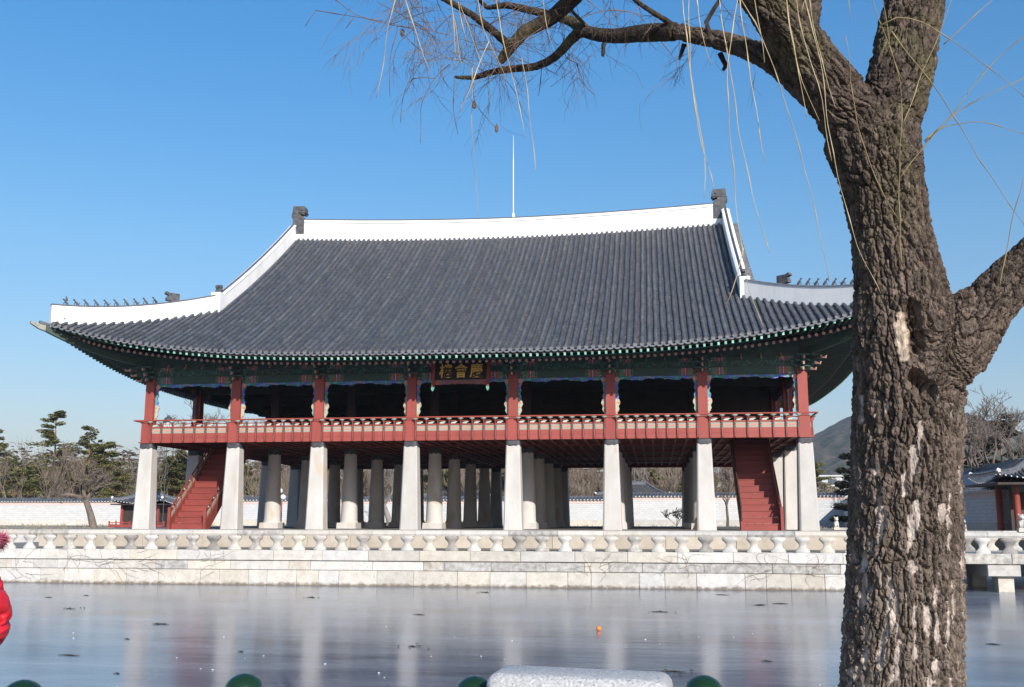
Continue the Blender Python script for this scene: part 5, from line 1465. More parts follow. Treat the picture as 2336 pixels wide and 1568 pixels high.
# thicket: one mass of bare brush and young trees behind the wall
rs = random.Random(99)
brush = MB()
for k in range(720):
    x = rs.uniform(-125, 40); y = rs.uniform(136, 205); H = rs.uniform(4.5, 9.5) * (1 + (y - 136) / 220)
    if x > 12: H *= 0.55
    limb(brush, (x, y, -0.5), Vector((rs.uniform(-0.15, 0.15), rs.uniform(-0.15, 0.15), 1)).normalized(), H * 0.62, 0.13, 3, rs, None, 0.45, 0.25, 3, 0.5, 4, 0.2)
o = part('bare_woodland', brush, M['bare_brush'], None, fix=False); o['kind'] = 'stuff'; o['label'] = 'leafless brown woodland filling the view beyond the palace wall'; o['category'] = 'woodland'
wood = MB()
for k in range(2600):
    x = rs.uniform(-220, 150); y = rs.uniform(205, 300)
    H = rs.uniform(11, 20) * (1 if x < 8 else 0.42)
    tufts(wood, (x, y, H * 0.5), 2.6, 2.6, H * 0.5, 46, 0.95, rs)
o = part('distant_woodland', wood, forest_mat('distant_wood', [(0.38, (0.07, 0.065, 0.038)), (0.5, (0.15, 0.12, 0.09)), (0.65, (0.22, 0.175, 0.14))], 0.12), None, fix=False); o['kind'] = 'stuff'; o['label'] = 'hazy mixed woodland far beyond the palace grounds'; o['category'] = 'woodland'
# dry reeds and clumps on the far bank
rd = MB()
for k in range(1200):
    x = rs.uniform(-85, 20); y = rs.uniform(99, 122); h = rs.uniform(0.0, 0.12)
    o_ = len(rd.v); rd.v += [(x - 0.12, y, -0.75 + (y - 97) * 0.018), (x + 0.12, y, -0.75 + (y - 97) * 0.018), (x + rs.uniform(-0.1, 0.1), y, -0.5 + (y - 97) * 0.018 + h)]; rd.f.append((o_, o_ + 1, o_ + 2)); rd.m.append(0)
o = part('dry_grass', rd, M['grass'], None, fix=False); o['kind'] = 'stuff'; o['label'] = 'dry straw-coloured grass on the far bank'; o['category'] = 'grass'

# ------------------------------------------------------------------ willow in the foreground
# skeleton surveyed from the picture: (x, y, width in picture units, depth)
def chain(pts): return [(at(x, y, d), 0.5 * w * d / FPX) for x, y, w, d in pts]
TR = chain([(2050, 2300, 330, 4.4), (2054, 1900, 305, 4.4), (2057, 1568, 286, 4.4), (2062, 1340, 276, 4.4), (2066, 1120, 262, 4.4), (2070, 960, 260, 4.4), (2072, 860, 262, 4.4), (2066, 760, 255, 4.4), (2050, 640, 215, 4.4), (2030, 520, 196, 4.4), (2006, 400, 205, 4.4), (1985, 310, 235, 4.42)])
LR = chain([(2000, 320, 170, 4.42), (2045, 200, 165, 4.45), (2066, 100, 160, 4.5), (2085, 0, 152, 4.55), (2100, -160, 140, 4.6), (2130, -420, 110, 4.7), (2160, -720, 80, 4.8), (2215, -1050, 48, 4.9), (2250, -1350, 16, 5.0)])
LL = chain([(1960, 300, 170, 4.42), (1905, 215, 150, 4.4), (1850, 140, 138, 4.38), (1790, 55, 138, 4.35), (1740, -20, 135, 4.3), (1660, -170, 120, 4.2), (1540, -360, 95, 4.1), (1460, -600, 70, 4.1), (1410, -880, 42, 4.1), (1385, -1150, 14, 4.1)])
LD = chain([(1830, 110, 60, 4.55), (1848, 20, 58, 4.75), (1850, -120, 55, 4.9), (1880, -320, 45, 5.1), (1905, -560, 32, 5.3), (1915, -820, 12, 5.5)])
LB = chain([(1880, 235, 95, 4.42), (1800, 165, 78, 4.5), (1720, 118, 62, 4.6), (1640, 92, 52, 4.7), (1540, 72, 44, 4.85), (1460, 76, 40, 5.0), (1400, 82, 34, 5.1), (1340, 74, 30, 5.2), (1300, 48, 24, 5.3), (1260, 35, 22, 5.35)])
LB2 = chain([(1325, 68, 28, 5.2), (1300, 92, 24, 5.25), (1265, 130, 20, 5.3), (1220, 152, 18, 5.4), (1160, 158, 17, 5.5), (1110, 168, 15, 5.5), (1080, 178, 12, 5.55), (1035, 176, 8, 5.6)])
LB3 = chain([(1262, 36, 20, 5.35), (1200, 22, 18, 5.4), (1150, 12, 16, 5.45), (1110, 18, 11, 5.5), (1090, 0, 9, 5.5)])
LB4 = chain([(1262, 34, 12, 5.35), (1262, 35, 9, 5.3)])
LA = chain([(1380, -90, 46, 4.9), (1310, -8, 38, 4.9), (1250, 45, 34, 4.9), (1195, 72, 30, 4.9), (1165, 105, 28, 4.9), (1138, 142, 20, 4.9)])
LA0 = chain([(1540, -360, 80, 4.1), (1450, -230, 60, 4.5), (1380, -90, 46, 4.9)])
LA2 = chain([(1165, 108, 20, 4.9), (1110, 60, 18, 4.8), (1060, 25, 15, 4.8), (990, -12, 12, 4.8), (900, -60, 8, 4.8)])
RR = chain([(2085, 835, 240, 4.4), (2180, 768, 205, 4.38), (2255, 692, 140, 4.35), (2330, 618, 128, 4.3), (2450, 500, 115, 4.2), (2600, 330, 95, 4.1), (2770, 90, 75, 4.0), (2880, -230, 50, 3.9), (2920, -520, 18, 3.9)])
BOUGHS = [chain([(1560, -330, 62, 4.1), (1470, -345, 40, 3.6), (1300, -335, 28, 3.3), (1100, -335, 22, 3.25), (900, -335, 16, 3.2), (780, -335, 8, 3.2)]),
          chain([(1600, -270, 62, 4.15), (1660, -340, 44, 3.5), (1760, -335, 32, 3.15), (1900, -335, 22, 3.1), (2060, -330, 8, 3.1)])]
STUBS = [chain([(1560, 100, 14, 4.85), (1548, 137, 7, 4.85)]), chain([(1376, 98, 12, 5.1), (1374, 130, 8, 5.1)]), chain([(1640, 120, 14, 4.7), (1655, 150, 12, 4.7), (1648, 160, 9, 4.68)]),
         chain([(1618, 85, 14, 4.7), (1610, 50, 12, 4.7), (1640, 0, 10, 4.7), (1660, -60, 9, 4.6)]), chain([(1540, 60, 14, 4.85), (1460, 10, 12, 4.8), (1400, -40, 9, 4.8)]), chain([(1345, 68, 10, 5.2), (1290, 10, 9, 5.1), (1250, -60, 7, 5.0)])]
slim = lambda ch: [(p, max(r_ - 0.022 * min(1, r_ / 0.13), r_ * 0.7)) for p, r_ in ch]
wil = thing('willow_tree', 'large willow trunk with deeply furrowed bark and bare overhanging branches in the foreground at right', 'tree', at(2050, 1900, 4.4) + Vector((0, 0, 0)))
WL[wil.name] = Vector(wil.location)
def dense(ch, step=0.05):
    P = []; 
    for i in range(len(ch) - 1):
        p0 = ch[max(i - 1, 0)]; p1, p2 = ch[i], ch[i + 1]; p3 = ch[min(i + 2, len(ch) - 1)]
        n_ = max(1, int((p2[0] - p1[0]).length / step))
        for k in range(n_):
            t = k / n_; t2, t3 = t * t, t * t * t
            q = 0.5 * ((2 * p1[0]) + (-p0[0] + p2[0]) * t + (2 * p0[0] - 5 * p1[0] + 4 * p2[0] - p3[0]) * t2 + (-p0[0] + 3 * p1[0] - 3 * p2[0] + p3[0]) * t3)
            P.append((q, p1[1] + (p2[1] - p1[1]) * t))
    P.append(ch[-1]); return P
def voronoi2(p, seedv=0):
    """F1, F2 and the id of the nearest cell, for points p (n,3)"""
    b = np.floor(p).astype(np.int64); n_ = len(p)
    F1 = np.full(n_, 9.0); F2 = np.full(n_, 9.0); idc = np.zeros(n_)
    for dx in (-1, 0, 1):
        for dy in (-1, 0, 1):
            for dz in (-1, 0, 1):
                c = b + np.array([dx, dy, dz])
                h = (c[:, 0] * 73856093) ^ (c[:, 1] * 19349663) ^ (c[:, 2] * 83492791) ^ (seedv * 2654435761)
                def rnd_(k):
                    x = (h ^ (h >> 13)) * (1274126177 + 2 * k); x = (x ^ (x >> 16)) & 0xFFFFFF
                    return x / float(0xFFFFFF)
                q = c + np.stack([rnd_(1), rnd_(5), rnd_(11)], 1)
                d = np.sqrt(((p - q) ** 2).sum(1)); rid = rnd_(23)
                m1 = d < F1
                F2 = np.where(m1, F1, np.minimum(F2, d)); idc = np.where(m1, rid, idc); F1 = np.where(m1, d, F1)
    return F1, F2, idc
def vnoise(p, seedv=0):
    b = np.floor(p).astype(np.int64); f = p - b; f = f * f * (3 - 2 * f); out = 0
    for dx in (0, 1):
        for dy in (0, 1):
            for dz in (0, 1):
                c = b + np.array([dx, dy, dz]); h = (c[:, 0] * 73856093) ^ (c[:, 1] * 19349663) ^ (c[:, 2] * 83492791) ^ (seedv * 2654435761)
                x = (h ^ (h >> 13)) * 1274126177; x = ((x ^ (x >> 16)) & 0xFFFFFF) / float(0xFFFFFF)
                w = (f[:, 0] if dx else 1 - f[:, 0]) * (f[:, 1] if dy else 1 - f[:, 1]) * (f[:, 2] if dz else 1 - f[:, 2]); out = out + x * w
    return out
def fbm(p, s=0, o=4):
    a = 0; w = 0.5
    for k in range(o): a = a + w * vnoise(p * (2 ** k), s + k); w *= 0.5
    return a / (1 - 0.5 ** o)

def bark_mat():
    m = bpy.data.materials.new('willow_bark'); m.use_nodes = True
    nt = m.node_tree; N = nt.nodes; L = nt.links; b = N["Principled BSDF"]; b.inputs['Roughness'].default_value = 0.9; b.inputs['Specular IOR Level'].default_value = 0.25
    at_ = N.new("ShaderNodeAttribute"); at_.attribute_name = 'bark'
    tc = N.new("ShaderNodeTexCoord"); mp = N.new("ShaderNodeMapping"); mp.inputs['Scale'].default_value = (1, 1, 0.35); L.new(tc.outputs['Object'], mp.inputs[0])
    nz = N.new("ShaderNodeTexNoise"); nz.inputs['Scale'].default_value = 60; nz.inputs['Detail'].default_value = 7; nz.inputs['Roughness'].default_value = 0.7; L.new(mp.outputs[0], nz.inputs['Vector'])
    mr = N.new("ShaderNodeMapRange"); mr.inputs[1].default_value = 0.3; mr.inputs[2].default_value = 0.7; mr.inputs[3].default_value = 0.40; mr.inputs[4].default_value = 1.85; L.new(nz.outputs[0], mr.inputs[0])
    vm = N.new("ShaderNodeVectorMath"); vm.operation = 'SCALE'; L.new(at_.outputs['Color'], vm.inputs[0]); L.new(mr.outputs[0], vm.inputs['Scale'])
    L.new(vm.outputs[0], b.inputs['Base Color'])
    n2 = N.new("ShaderNodeTexNoise"); n2.inputs['Scale'].default_value = 90; n2.inputs['Detail'].default_value = 6; L.new(mp.outputs[0], n2.inputs['Vector'])
    bp_ = N.new("ShaderNodeBump"); bp_.inputs['Strength'].default_value = 1.0; bp_.inputs['Distance'].default_value = 0.012; L.new(n2.outputs[0], bp_.inputs['Height']); L.new(bp_.outputs[0], b.inputs['Normal'])
    return m
M['bark'] = bark_mat()

def barked(name, chains, voxel, smooth_it, subdiv, amp, cell, parent, seedv=1, patches=True):
    mb = MB(); skel = []; SS = []; FORK = at(1975, 300, 4.42)
    for ci_, ch in enumerate(chains):
        D = dense(ch); s0_ = (D[0][0] - FORK).length * (-1 if D[0][0].z < FORK.z else 1); acc_ = [0.0]
        for i_ in range(1, len(D)): acc_.append(acc_[-1] + (D[i_][0] - D[i_ - 1][0]).length)
        SS += [s0_ + a_ for a_ in acc_]; mb.tube([p for p, r in D], [r for p, r in D], 20 if D[0][1] > 0.1 else 12); skel += [(D[i][0], (D[min(i + 1, len(D) - 1)][0] - D[max(i - 1, 0)][0]).normalized(), D[i][1]) for i in range(len(D))]
    me = mb.mesh('tmp', M['bark']); tmp = bpy.data.objects.new('tmp_bark', me); COL.objects.link(tmp)
    md = tmp.modifiers.new('r', 'REMESH'); md.mode = 'VOXEL'; md.voxel_size = voxel; md.adaptivity = 0
    sm = tmp.modifiers.new('s', 'SMOOTH'); sm.iterations = smooth_it; sm.factor = 0.6
    if subdiv:
        sb = tmp.modifiers.new('d', 'SUBSURF'); sb.levels = subdiv; sb.render_levels = subdiv
    bpy.context.view_layer.update()
    me2 = bpy.data.meshes.new_from_object(tmp.evaluated_get(bpy.context.evaluated_depsgraph_get())); bpy.data.objects.remove(tmp)
    n_ = len(me2.vertices); co = np.empty(n_ * 3, np.float32); me2.vertices.foreach_get('co', co); co = co.reshape(-1, 3).astype(float)
    no = np.empty(n_ * 3, np.float32); me2.vertices.foreach_get('normal', no); no = no.reshape(-1, 3).astype(float)
    SP = np.array([s[0] for s in skel]); SD = np.array([s[1] for s in skel]); SR = np.array([s[2] for s in skel])
    ax = np.zeros((n_, 3)); rr = np.zeros(n_); cpt = np.zeros((n_, 3)); sl_ = np.zeros(n_); SS = np.array(SS)
    for i in range(0, n_, 20000):
        d = ((co[i:i + 20000, None, :] - SP[None]) ** 2).sum(2) - (SR ** 2)[None]
        w = np.exp(-(d - d.min(1, keepdims=True)) / 0.006); w /= w.sum(1, keepdims=True)
        ax[i:i + 20000] = w @ SD; rr[i:i + 20000] = w @ SR; cpt[i:i + 20000] = w @ SP; sl_[i:i + 20000] = w @ SS
    ax /= np.linalg.norm(ax, axis=1, keepdims=True)
    org = np.array(at(2040, 700, 4.4)); off_ = co - cpt; loc_ = (off_ * ax).sum(1, keepdims=True)
    perp = off_ - ax * loc_; along = sl_[:, None] + loc_; q = perp + ax * along
    q2 = perp + ax * along * 0.22                       # squeeze along the limb: plates become long
    warp = np.stack([fbm(co * 7, 3), fbm(co * 7, 7), fbm(co * 7, 11)], 1) - 0.5
    k = np.clip(rr / 0.27, 0.10, 1.0)[:, None] ** 0.6 
    pv = (q2 + warp * 0.055) / cell
    F1, F2, cid = voronoi2(pv, seedv)
    edge = np.clip((F2 - F1 - 0.02) / 0.20, 0, 1); plate = edge ** 0.6
    F1b, F2b, cid2 = voronoi2((perp + ax * along * 0.42 + warp * 0.03) / (cell * 0.48) + 31.7, seedv + 5)
    e2 = np.clip((F2b - F1b) / 0.22, 0, 1)
    fine = fbm(co * 55, 17, 3) - 0.5
    mid = fbm(q2 * 9, 23, 3) - 0.5
    disp = amp * k[:, 0] * (plate * 1.0 - 0.66 + (cid - 0.5) * 0.55 * edge + (e2 - 0.7) * 0.42 + mid * 0.35 + fine * 0.9 + (fbm(q2 * 130, 61, 2) - 0.5) * 0.30)
    low = np.clip((org[2] - co[:, 2] - 0.35) / 1.2, 0, 1)      # towards the foot the bark has shed long pale flakes
    base = np.array([0.088, 0.066, 0.052]) * (1.0 if patches else 0.55); grey = np.array([0.150, 0.120, 0.096]); pale = np.array([0.47, 0.395, 0.345]); moss = np.array([0.15, 0.14, 0.06])  # branches get a darker base that paints in their shaded undersides
    c = base[None] * (0.55 + 0.9 * cid2[:, None]) * (0.8 + 0.6 * fbm(co * 4, 77, 3)[:, None]); 
    c = c * (1 - 0.6 * low[:, None]) + grey[None] * 0.6 * low[:, None] * (0.8 + 0.5 * cid[:, None])
    c = c * (1 - 0.30 * np.clip((co[:, 2:3] - org[2]) / 0.6, 0, 1))          # the younger bark higher up is darker
    if patches:
        F1p, F2p, cp = voronoi2((perp + ax * along * 0.17 + warp * 0.03) / 0.026 + 11.3, seedv + 9)
        pm = (cp > (1.0 - 0.50 * low ** 0.85)) * np.clip((F2p - F1p - 0.05 + fine * 0.25) / 0.08, 0, 1) * (low > 0.02)
        c = c * (1 - pm[:, None]) + pale[None] * (0.8 + 0.35 * fine[:, None] * 2) * pm[:, None]
        disp = disp * (1 - pm * 0.8) - pm * 0.35 * amp
        # scar where a strip of bark has come away, pale wood beside a deep hollow
        sc_p = [np.array(at(2062 + dx, y, 4.165)) for dx, y in ((-2, 715), (-2, 735), (2, 755), (0, 775), (2, 795), (6, 812))]
        sd = np.min([np.linalg.norm((co - s_) * np.array([1, 0.25, 1.0]), axis=1) - r_ for s_, r_ in zip(sc_p, (0.018, 0.024, 0.028, 0.026, 0.024, 0.018))], axis=0)
        front = (no @ np.array(_fw)) < -0.2
        sm_ = np.clip(1 - (sd + (fine * 0.012)) / 0.006, 0, 1) * front
        c = c * (1 - sm_[:, None]) + np.array([0.52, 0.41, 0.31])[None] * (0.85 + fine[:, None]) * sm_[:, None]
        disp = disp * (1 - sm_) + sm_ * amp * 0.35
        hol = [np.array(at(x_, y_, 4.17)) for x_, y_ in ((2083, 700), (2086, 730), (2090, 765), (2093, 795), (2090, 865), (2102, 880), (2118, 890))]
        hd_ = np.min([np.linalg.norm((co - s_) * np.array([1, 0.25, 0.8]), axis=1) for s_ in hol], axis=0)
        disp = disp - np.clip(1 - hd_ / 0.040, 0, 1) ** 0.6 * 0.085 * front
        # knots and collars
        for (x_, y_, r_) in ((2015, 745, 0.05), (1895, 255, 0.04), (2030, 885, 0.045), (1962, 420, 0.04)):
            s_ = np.array(at(x_, y_, 4.17)); dd = np.linalg.norm(co - s_, axis=1); disp += amp * 1.6 * np.exp(-((dd - r_) / 0.018) ** 2) * 0.8 - amp * 1.2 * np.exp(-(dd / (r_ * 0.6)) ** 2)
    mo = np.clip((fbm(co * 5, 41, 3) - 0.56) * 8, 0, 1) * np.clip((co[:, 2] - org[2] + 0.2) / 1.5, 0, 1) * 0.28
    c = c * (1 - mo[:, None]) + moss[None] * mo[:, None]
    co2 = co + no * disp[:, None]
    me2.vertices.foreach_set('co', co2.astype(np.float32).ravel())
    ca = me2.color_attributes.new('bark', 'FLOAT_COLOR', 'POINT')
    ca.data.foreach_set('color', np.concatenate([np.clip(c, 0.01, 0.9), np.ones((n_, 1))], 1).astype(np.float32).ravel())
    me2.materials.clear(); me2.materials.append(M['bark']); me2.polygons.foreach_set('use_smooth', [not patches] * len(me2.polygons)); me2.update()
    return part(name, me2, None, parent)
trunk = barked('trunk', [slim(q_) for q_ in (TR, LR, LL, LD, LB[:5], RR)], 0.0100, 12, 1, 0.022, 0.036, wil)
for nm, chs in (('branch', [LB[4:], LB2, LB3] + STUBS[:3]), ('branch', [LA0, LA, LA2]), ('branch', STUBS[3:]), ('branch', BOUGHS)):
    barked(nm, chs, 0.006, 3, 0, 0.006, 0.03, wil, 4, patches=False)

# long hanging withies, traced one by one; they spring from boughs above the frame
z1 = lambda x, y: ((860 + x / 2.92) / 1.2397, (y / 2.92) / 1.2397)
z2 = lambda x, y: ((1600 + x / 2.92) / 1.2397, (y / 2.92) / 1.2397)
z3 = lambda x, y: ((2096 + x / 1.96) / 1.2397, (y / 1.96) / 1.2397)
def withy(pts, d0, d1=None, w0=5.0, w1=2.2, up=True, mt='twig_yellow', name='hanging_withy'):
    w0 *= 0.55; w1 *= 0.55; d1 = d1 or d0; pts = list(pts); n_ = len(pts)
    if up and pts[0][1] < 12:
        x0, y0 = pts[0]; x1, y1 = pts[1]; k = (x1 - x0) / max(20, y1 - y0)
        pts = [(x0 - k * 230 * 0.8, -330), (x0 - k * 120, -150)] + pts
    ch = [(at(x, y, d0 + (d1 - d0) * i / (len(pts) - 1)), 0.5 * (w0 + (w1 - w0) * i / (len(pts) - 1)) * (d0 + (d1 - d0) * i / (len(pts) - 1)) / FPX) for i, (x, y) in enumerate(pts)]
    D = dense(ch, 0.035)
    ph = random.uniform(0, 6)
    P = []; Rr = []
    for i, (p, r) in enumerate(D):
        P.append(p + _rt * (0.0016 * math.sin(i * 1.3 + ph) + 0.0012 * math.sin(i * 0.47)) + _up * 0.0008 * math.cos(i)); Rr.append(r * (1.75 if (i + int(ph * 3)) % 5 == 0 else 1.0))
    return part(name, MB().tube(P, Rr, 5), M[mt], wil, smooth='all')
for pts, d in [([z1(745, 0), z1(690, 220), z1(645, 520), z1(607, 760), z1(592, 812)], 3.2), ([z1(835, 0), z1(930, 320), z1(990, 490), z1(1048, 628)], 3.2),
               ([z1(1210, 0), z1(1235, 300), z1(1245, 460), z1(1228, 580)], 3.4), ([z1(1205, 0), z1(1240, 200), z1(1280, 480), z1(1298, 530)], 3.5), ([z1(1268, 0), z1(1310, 260), z1(1340, 380)], 3.5),
               ([z1(1270, 0), z1(1300, 100), z1(1380, 300), z1(1440, 480), z1(1480, 580)], 3.3), ([z1(1430, 0), z1(1480, 250), z1(1560, 430), z1(1620, 560), z1(1685, 690)], 3.2), ([z1(1470, 0), z1(1480, 150)], 3.4),
               ([z1(1580, 0), z1(1640, 330), z1(1700, 600), z1(1780, 900), z1(1815, 1130)], 3.0), ([z1(1970, 0), z1(1990, 200), z1(2030, 360)], 3.6),
               ([z2(965, 0), z2(990, 300), z2(1030, 640), z2(1060, 900), z2(1120, 1180), z2(1200, 1460), (1628, 436)], 3.1),
               ([z2(1010, 0), z2(1015, 350), z2(1040, 700), z2(1100, 1000), z2(1140, 1300), z2(1148, 1460), (1605, 452)], 3.4),
               ([z2(1075, 0), z2(1120, 280), z2(1150, 420), z2(1190, 540)], 3.3),
               ([z2(1270, 0), z2(1300, 300), z2(1340, 500), z2(1400, 900), z2(1450, 1200), z2(1510, 1460), (1730, 500), (1755, 577)], 3.1),
               ([z2(1420, 0), z2(1370, 250), z2(1330, 560), z2(1335, 900), z2(1380, 1350), (1680, 480), (1690, 560), (1708, 660), (1740, 745)], 3.0),
               ([z2(1435, 0), z2(1470, 300), z2(1520, 640), z2(1580, 990), z2(1620, 1220), z2(1652, 1338)], 3.1),
               ([z2(1450, 0), z2(1600, 270), z2(1740, 650), z2(1860, 1000), z2(1990, 1460), (1870, 540), (1890, 642)], 3.0),
               ([z2(1560, 0), z2(1600, 270), z2(1620, 400), z2(1635, 515)], 3.2), ([z2(1815, 0), z2(1870, 380), z2(1940, 700), z2(1970, 880), z2(1990, 970)], 3.3),
               ([z2(1820, 0), z2(1860, 300), z2(1950, 680), z2(2095, 995)], 3.4), ([z2(1905, 0), z2(1950, 300), z2(2080, 700), z2(2130, 950), z2(2190, 1330)], 3.2),
               ([z2(1975, 0), z2(2030, 250), z2(2100, 500), z2(2150, 950), z2(2250, 1460), (1955, 560), (2008, 668)], 3.0), ([z2(2005, 0), z2(2080, 400), z2(2220, 880)], 3.3),
               ([z3(590, 0), z3(607, 105)], 3.2)]:
    withy(pts, d)
withy([z1(1520, 345), z1(1400, 630), z1(1320, 830), z1(1297, 880), z1(1293, 930)], 3.0, up=False, w0=4)
withy([(1697, 565), (1680, 625), (1655, 697)], 3.0, up=False, w0=4)
withy([z1(1795, 480), z1(1820, 620), z1(1850, 900), z1(1915, 1420)], 3.8, up=False, w0=3)
withy([z1(1385, 560), z1(1380, 1000), z1(1390, 1200), z1(1412, 1460), (1090, 492)], 4.2, up=False, w0=2.6, w1=1.6)
for pts in ([z1(1200, 530), z1(1070, 650), z1(975, 830), z1(962, 960), z1(960, 1190)], [z1(1070, 650), z1(900, 650), z1(820, 760), z1(795, 1020)], [z1(770, 220), z1(705, 500), z1(708, 800)],
            [z1(1390, 550), z1(1390, 780), z1(1440, 900), z1(1590, 1070)], [z1(1235, 640), z1(1230, 900), z1(1265, 1115)], [z1(1960, 560), z1(1930, 790)],
            [z1(250, 0), z1(420, 120), z1(700, 205), z1(1060, 260), z1(1400, 360), z1(1640, 440)], [z1(90, 90), z1(250, 115), z1(500, 155), z1(780, 210), z1(1060, 310)], [z1(90, 95), z1(0, 220)], [z1(405, 150), z1(335, 240)],
            [z1(600, 20), z1(860, 160), z1(1060, 300), z1(1140, 480), z1(1300, 505), z1(1420, 590)], [z1(820, 290), z1(960, 420), z1(1140, 495)], [z1(1300, 505), z1(1340, 440), z1(1500, 400), z1(1640, 440)],
            [z1(2140, 190), z1(2140, 360), z1(2160, 480), z1(2250, 530), z1(2210, 580), z1(2030, 720)], [z1(2250, 530), z1(2280, 640), z1(2330, 730)], [z2(0, 480), z2(90, 530), z2(110, 650), z2(230, 790)],
            [z2(100, 160), z2(300, 90), z2(560, 110), z2(680, 210)], [z2(170, 0), z2(290, 100), z2(410, 240)], [z2(395, 70), z2(425, 240)], [z2(640, 240), z2(520, 350), z2(450, 400), z2(400, 560)], [z2(780, 340), z2(900, 500), z2(915, 660)]):
    withy(pts, 5.3, w0=3.4, w1=1.8, up=False, mt='twig_fine', name='twig')
# shoots growing from the trunk on the right
for pts, d in (([z3(885, 1455), z3(875, 1200), z3(875, 980), z3(885, 700), z3(880, 480), z3(825, 250), z3(790, 30), z3(780, -60)], 4.0), ([z3(877, 985), z3(1000, 820), z3(1170, 630), z3(1370, 370), z3(1568, 195), z3(1750, 80)], 4.0),
               ([z3(872, 1215), z3(780, 1070), z3(670, 780), z3(610, 500), z3(600, 380), z3(575, 200)], 4.0), ([z3(895, 690), z3(1000, 400), z3(1100, 180), z3(1160, 0)], 4.0),
               ([z3(890, 450), z3(830, 290), z3(770, 130), z3(725, 0)], 4.0), ([z3(775, 140), z3(860, 95), z3(1000, 120), z3(1130, 200), z3(1370, 370), z3(1568, 535)], 3.9),
               ([z3(830, 170), z3(930, 310), z3(1040, 440), z3(1190, 660), z3(1330, 900), z3(1568, 1245)], 3.9), ([z3(1015, 790), z3(1100, 710), z3(1200, 685), z3(1340, 675), z3(1568, 740)], 4.1),
               ([z3(1015, 780), z3(1170, 640), z3(1330, 540), z3(1568, 430)], 4.1), ([z3(1430, 1590), z3(1470, 1370), z3(1510, 1180), z3(1568, 980)], 4.0), ([z3(1120, 245), z3(1250, 120), z3(1385, 0)], 4.1),
               ([z3(330, 70), z3(350, 0)], 3.5)):
    withy(pts, d, w0=5.0, w1=2.2, up=False, name='shoot', mt='twig_shoot')
# the tangle of fine twigs around the branch ends: nobody could count them
rs = random.Random(5); tw = MB()
def twiglet(p, d, L_, r, depth):
    P = [Vector(p)]; n_ = 5
    for k in range(n_):
        d = (d + Vector((rs.uniform(-0.28, 0.28), rs.uniform(-0.28, 0.28), rs.uniform(-0.30, 0.16)))).normalized(); P.append(P[-1] + d * L_ / n_)
    tw.tube(P, [r * (1 - 0.13 * k) for k in range(n_ + 1)], 3, cap=False)
    if depth > 0:
        for q in range(3):
            i = rs.randint(1, n_); twiglet(P[i], (d + Vector((rs.uniform(-1, 1), rs.uniform(-1, 1), rs.uniform(-0.9, 0.5)))).normalized(), L_ * rs.uniform(0.4, 0.75), r * 0.7, depth - 1)
srcs = [p for p, r in dense(LB[6:], 0.12)] + [p for p, r in dense(LB2[:6], 0.08)] + [p for p, r in dense(LB3, 0.08)] * 2 + [p for p, r in dense(LA, 0.07)] * 2 + [p for p, r in dense(LA2, 0.06)] * 3 + [p for p, r in dense(STUBS[3], 0.1)] + [p for p, r in dense(STUBS[5], 0.08)] + [p for p, r in dense(STUBS[4], 0.08)] * 2
srcs += [at(x, y, 5.3) for x, y in (z1(1060, 260), z1(1400, 360), z1(900, 240), z1(1140, 480), z1(1300, 505), z1(700, 205), z1(860, 160), z1(1060, 300), z1(1250, 330), z1(1300, 100), z1(1750, 60), z1(1900, 60))] * 3
for p in srcs:
    a = rs.uniform(0, 6.28)
    dd = (_rt * (math.cos(a) - 0.35) + _up * (math.sin(a) * 0.9 - 0.15) + _fw * rs.uniform(-0.7, 0.7)).normalized()
    twiglet(p, dd, rs.uniform(0.16, 0.38), 0.0019, 2)
o = part('fine_twigs', tw, M['twig_fine'], wil, kind='stuff', fix=False)
# curled dead leaves caught in the twigs
for (x, y) in (z1(808, 275), z1(1400, 870), z1(1585, 1065)):
    part('dead_leaf', MB().ico((0, 0, 0), 0.022, (0.5, 0.4, 1.1), 1, jit=0.2), M['twig_fine'], wil, at(x, y, 5.0))

# ------------------------------------------------------------------ near bank: bollards, slab, person
edge = MB(); edge.box(-12, 12, 5.35, PY0 - 0.5 - 0.002, -1.25, -1.05); structure('bank_kerb', edge, M['stone'])
pv = MB(); quad(pv, -12, 12, -8, 5.35, -1.094); structure('path', pv, M['paving'])
bol = thing('bollard', 'green domed fence bollard in front of the ice, first from the left of the two left of the slab', 'bollard', (-1.89, 4.71, -1.09), 'green domed bollards along the near bank')
part('post', MB().lathe([(0.075, 0), (0.075, 0.05), (0.052, 0.07), (0.05, 0.80), (0.056, 0.829)], 18), M['bollard'], bol, (-1.89, 4.71, -1.09), smooth=True)
part('cap', MB().lathe([(0.055, 0.826), (0.080, 0.832), (0.085, 0.838), (0.082, 0.847), (0.070, 0.864), (0.050, 0.879), (0.027, 0.889), (0.0, 0.893)], 24), M['bollard'], bol, (-1.89, 4.71, -1.09), smooth=True)
for (x, y, lab) in ((-2.78, 4.39, 'green domed bollard at the bottom left corner beside the person in red'), (-0.83, 4.79, 'green domed bollard touching the left end of the granite slab'), (0.2, 4.96, 'green domed bollard right of the granite slab'), (1.45, 4.55, 'green domed bollard almost hidden at the foot of the willow, right of the trunk')):
    copy_tree(bol, (x, y, -1.09), label=lab)
bol['label'] = 'green domed bollard standing free midway between the person and the granite slab'
BP = [(-4.0, 4.3), (-2.78, 4.39), (-1.89, 4.71), (-0.83, 4.79), (0.2, 4.96), (1.45, 4.55)]
rp = MB()
for a, b in zip(BP[:-1], BP[1:]):
    for zz in (-0.42, -0.75):
        P = [(a[0] + (b[0] - a[0]) * t, a[1] + (b[1] - a[1]) * t, zz - 0.05 * math.sin(math.pi * t)) for t in (0, .25, .5, .75, 1)]
        rp.tube(P, 0.009, 6)
single('fence_rope', rp, M['rope'], 'thin ropes strung between the green bollards below the frame edge', 'rope')
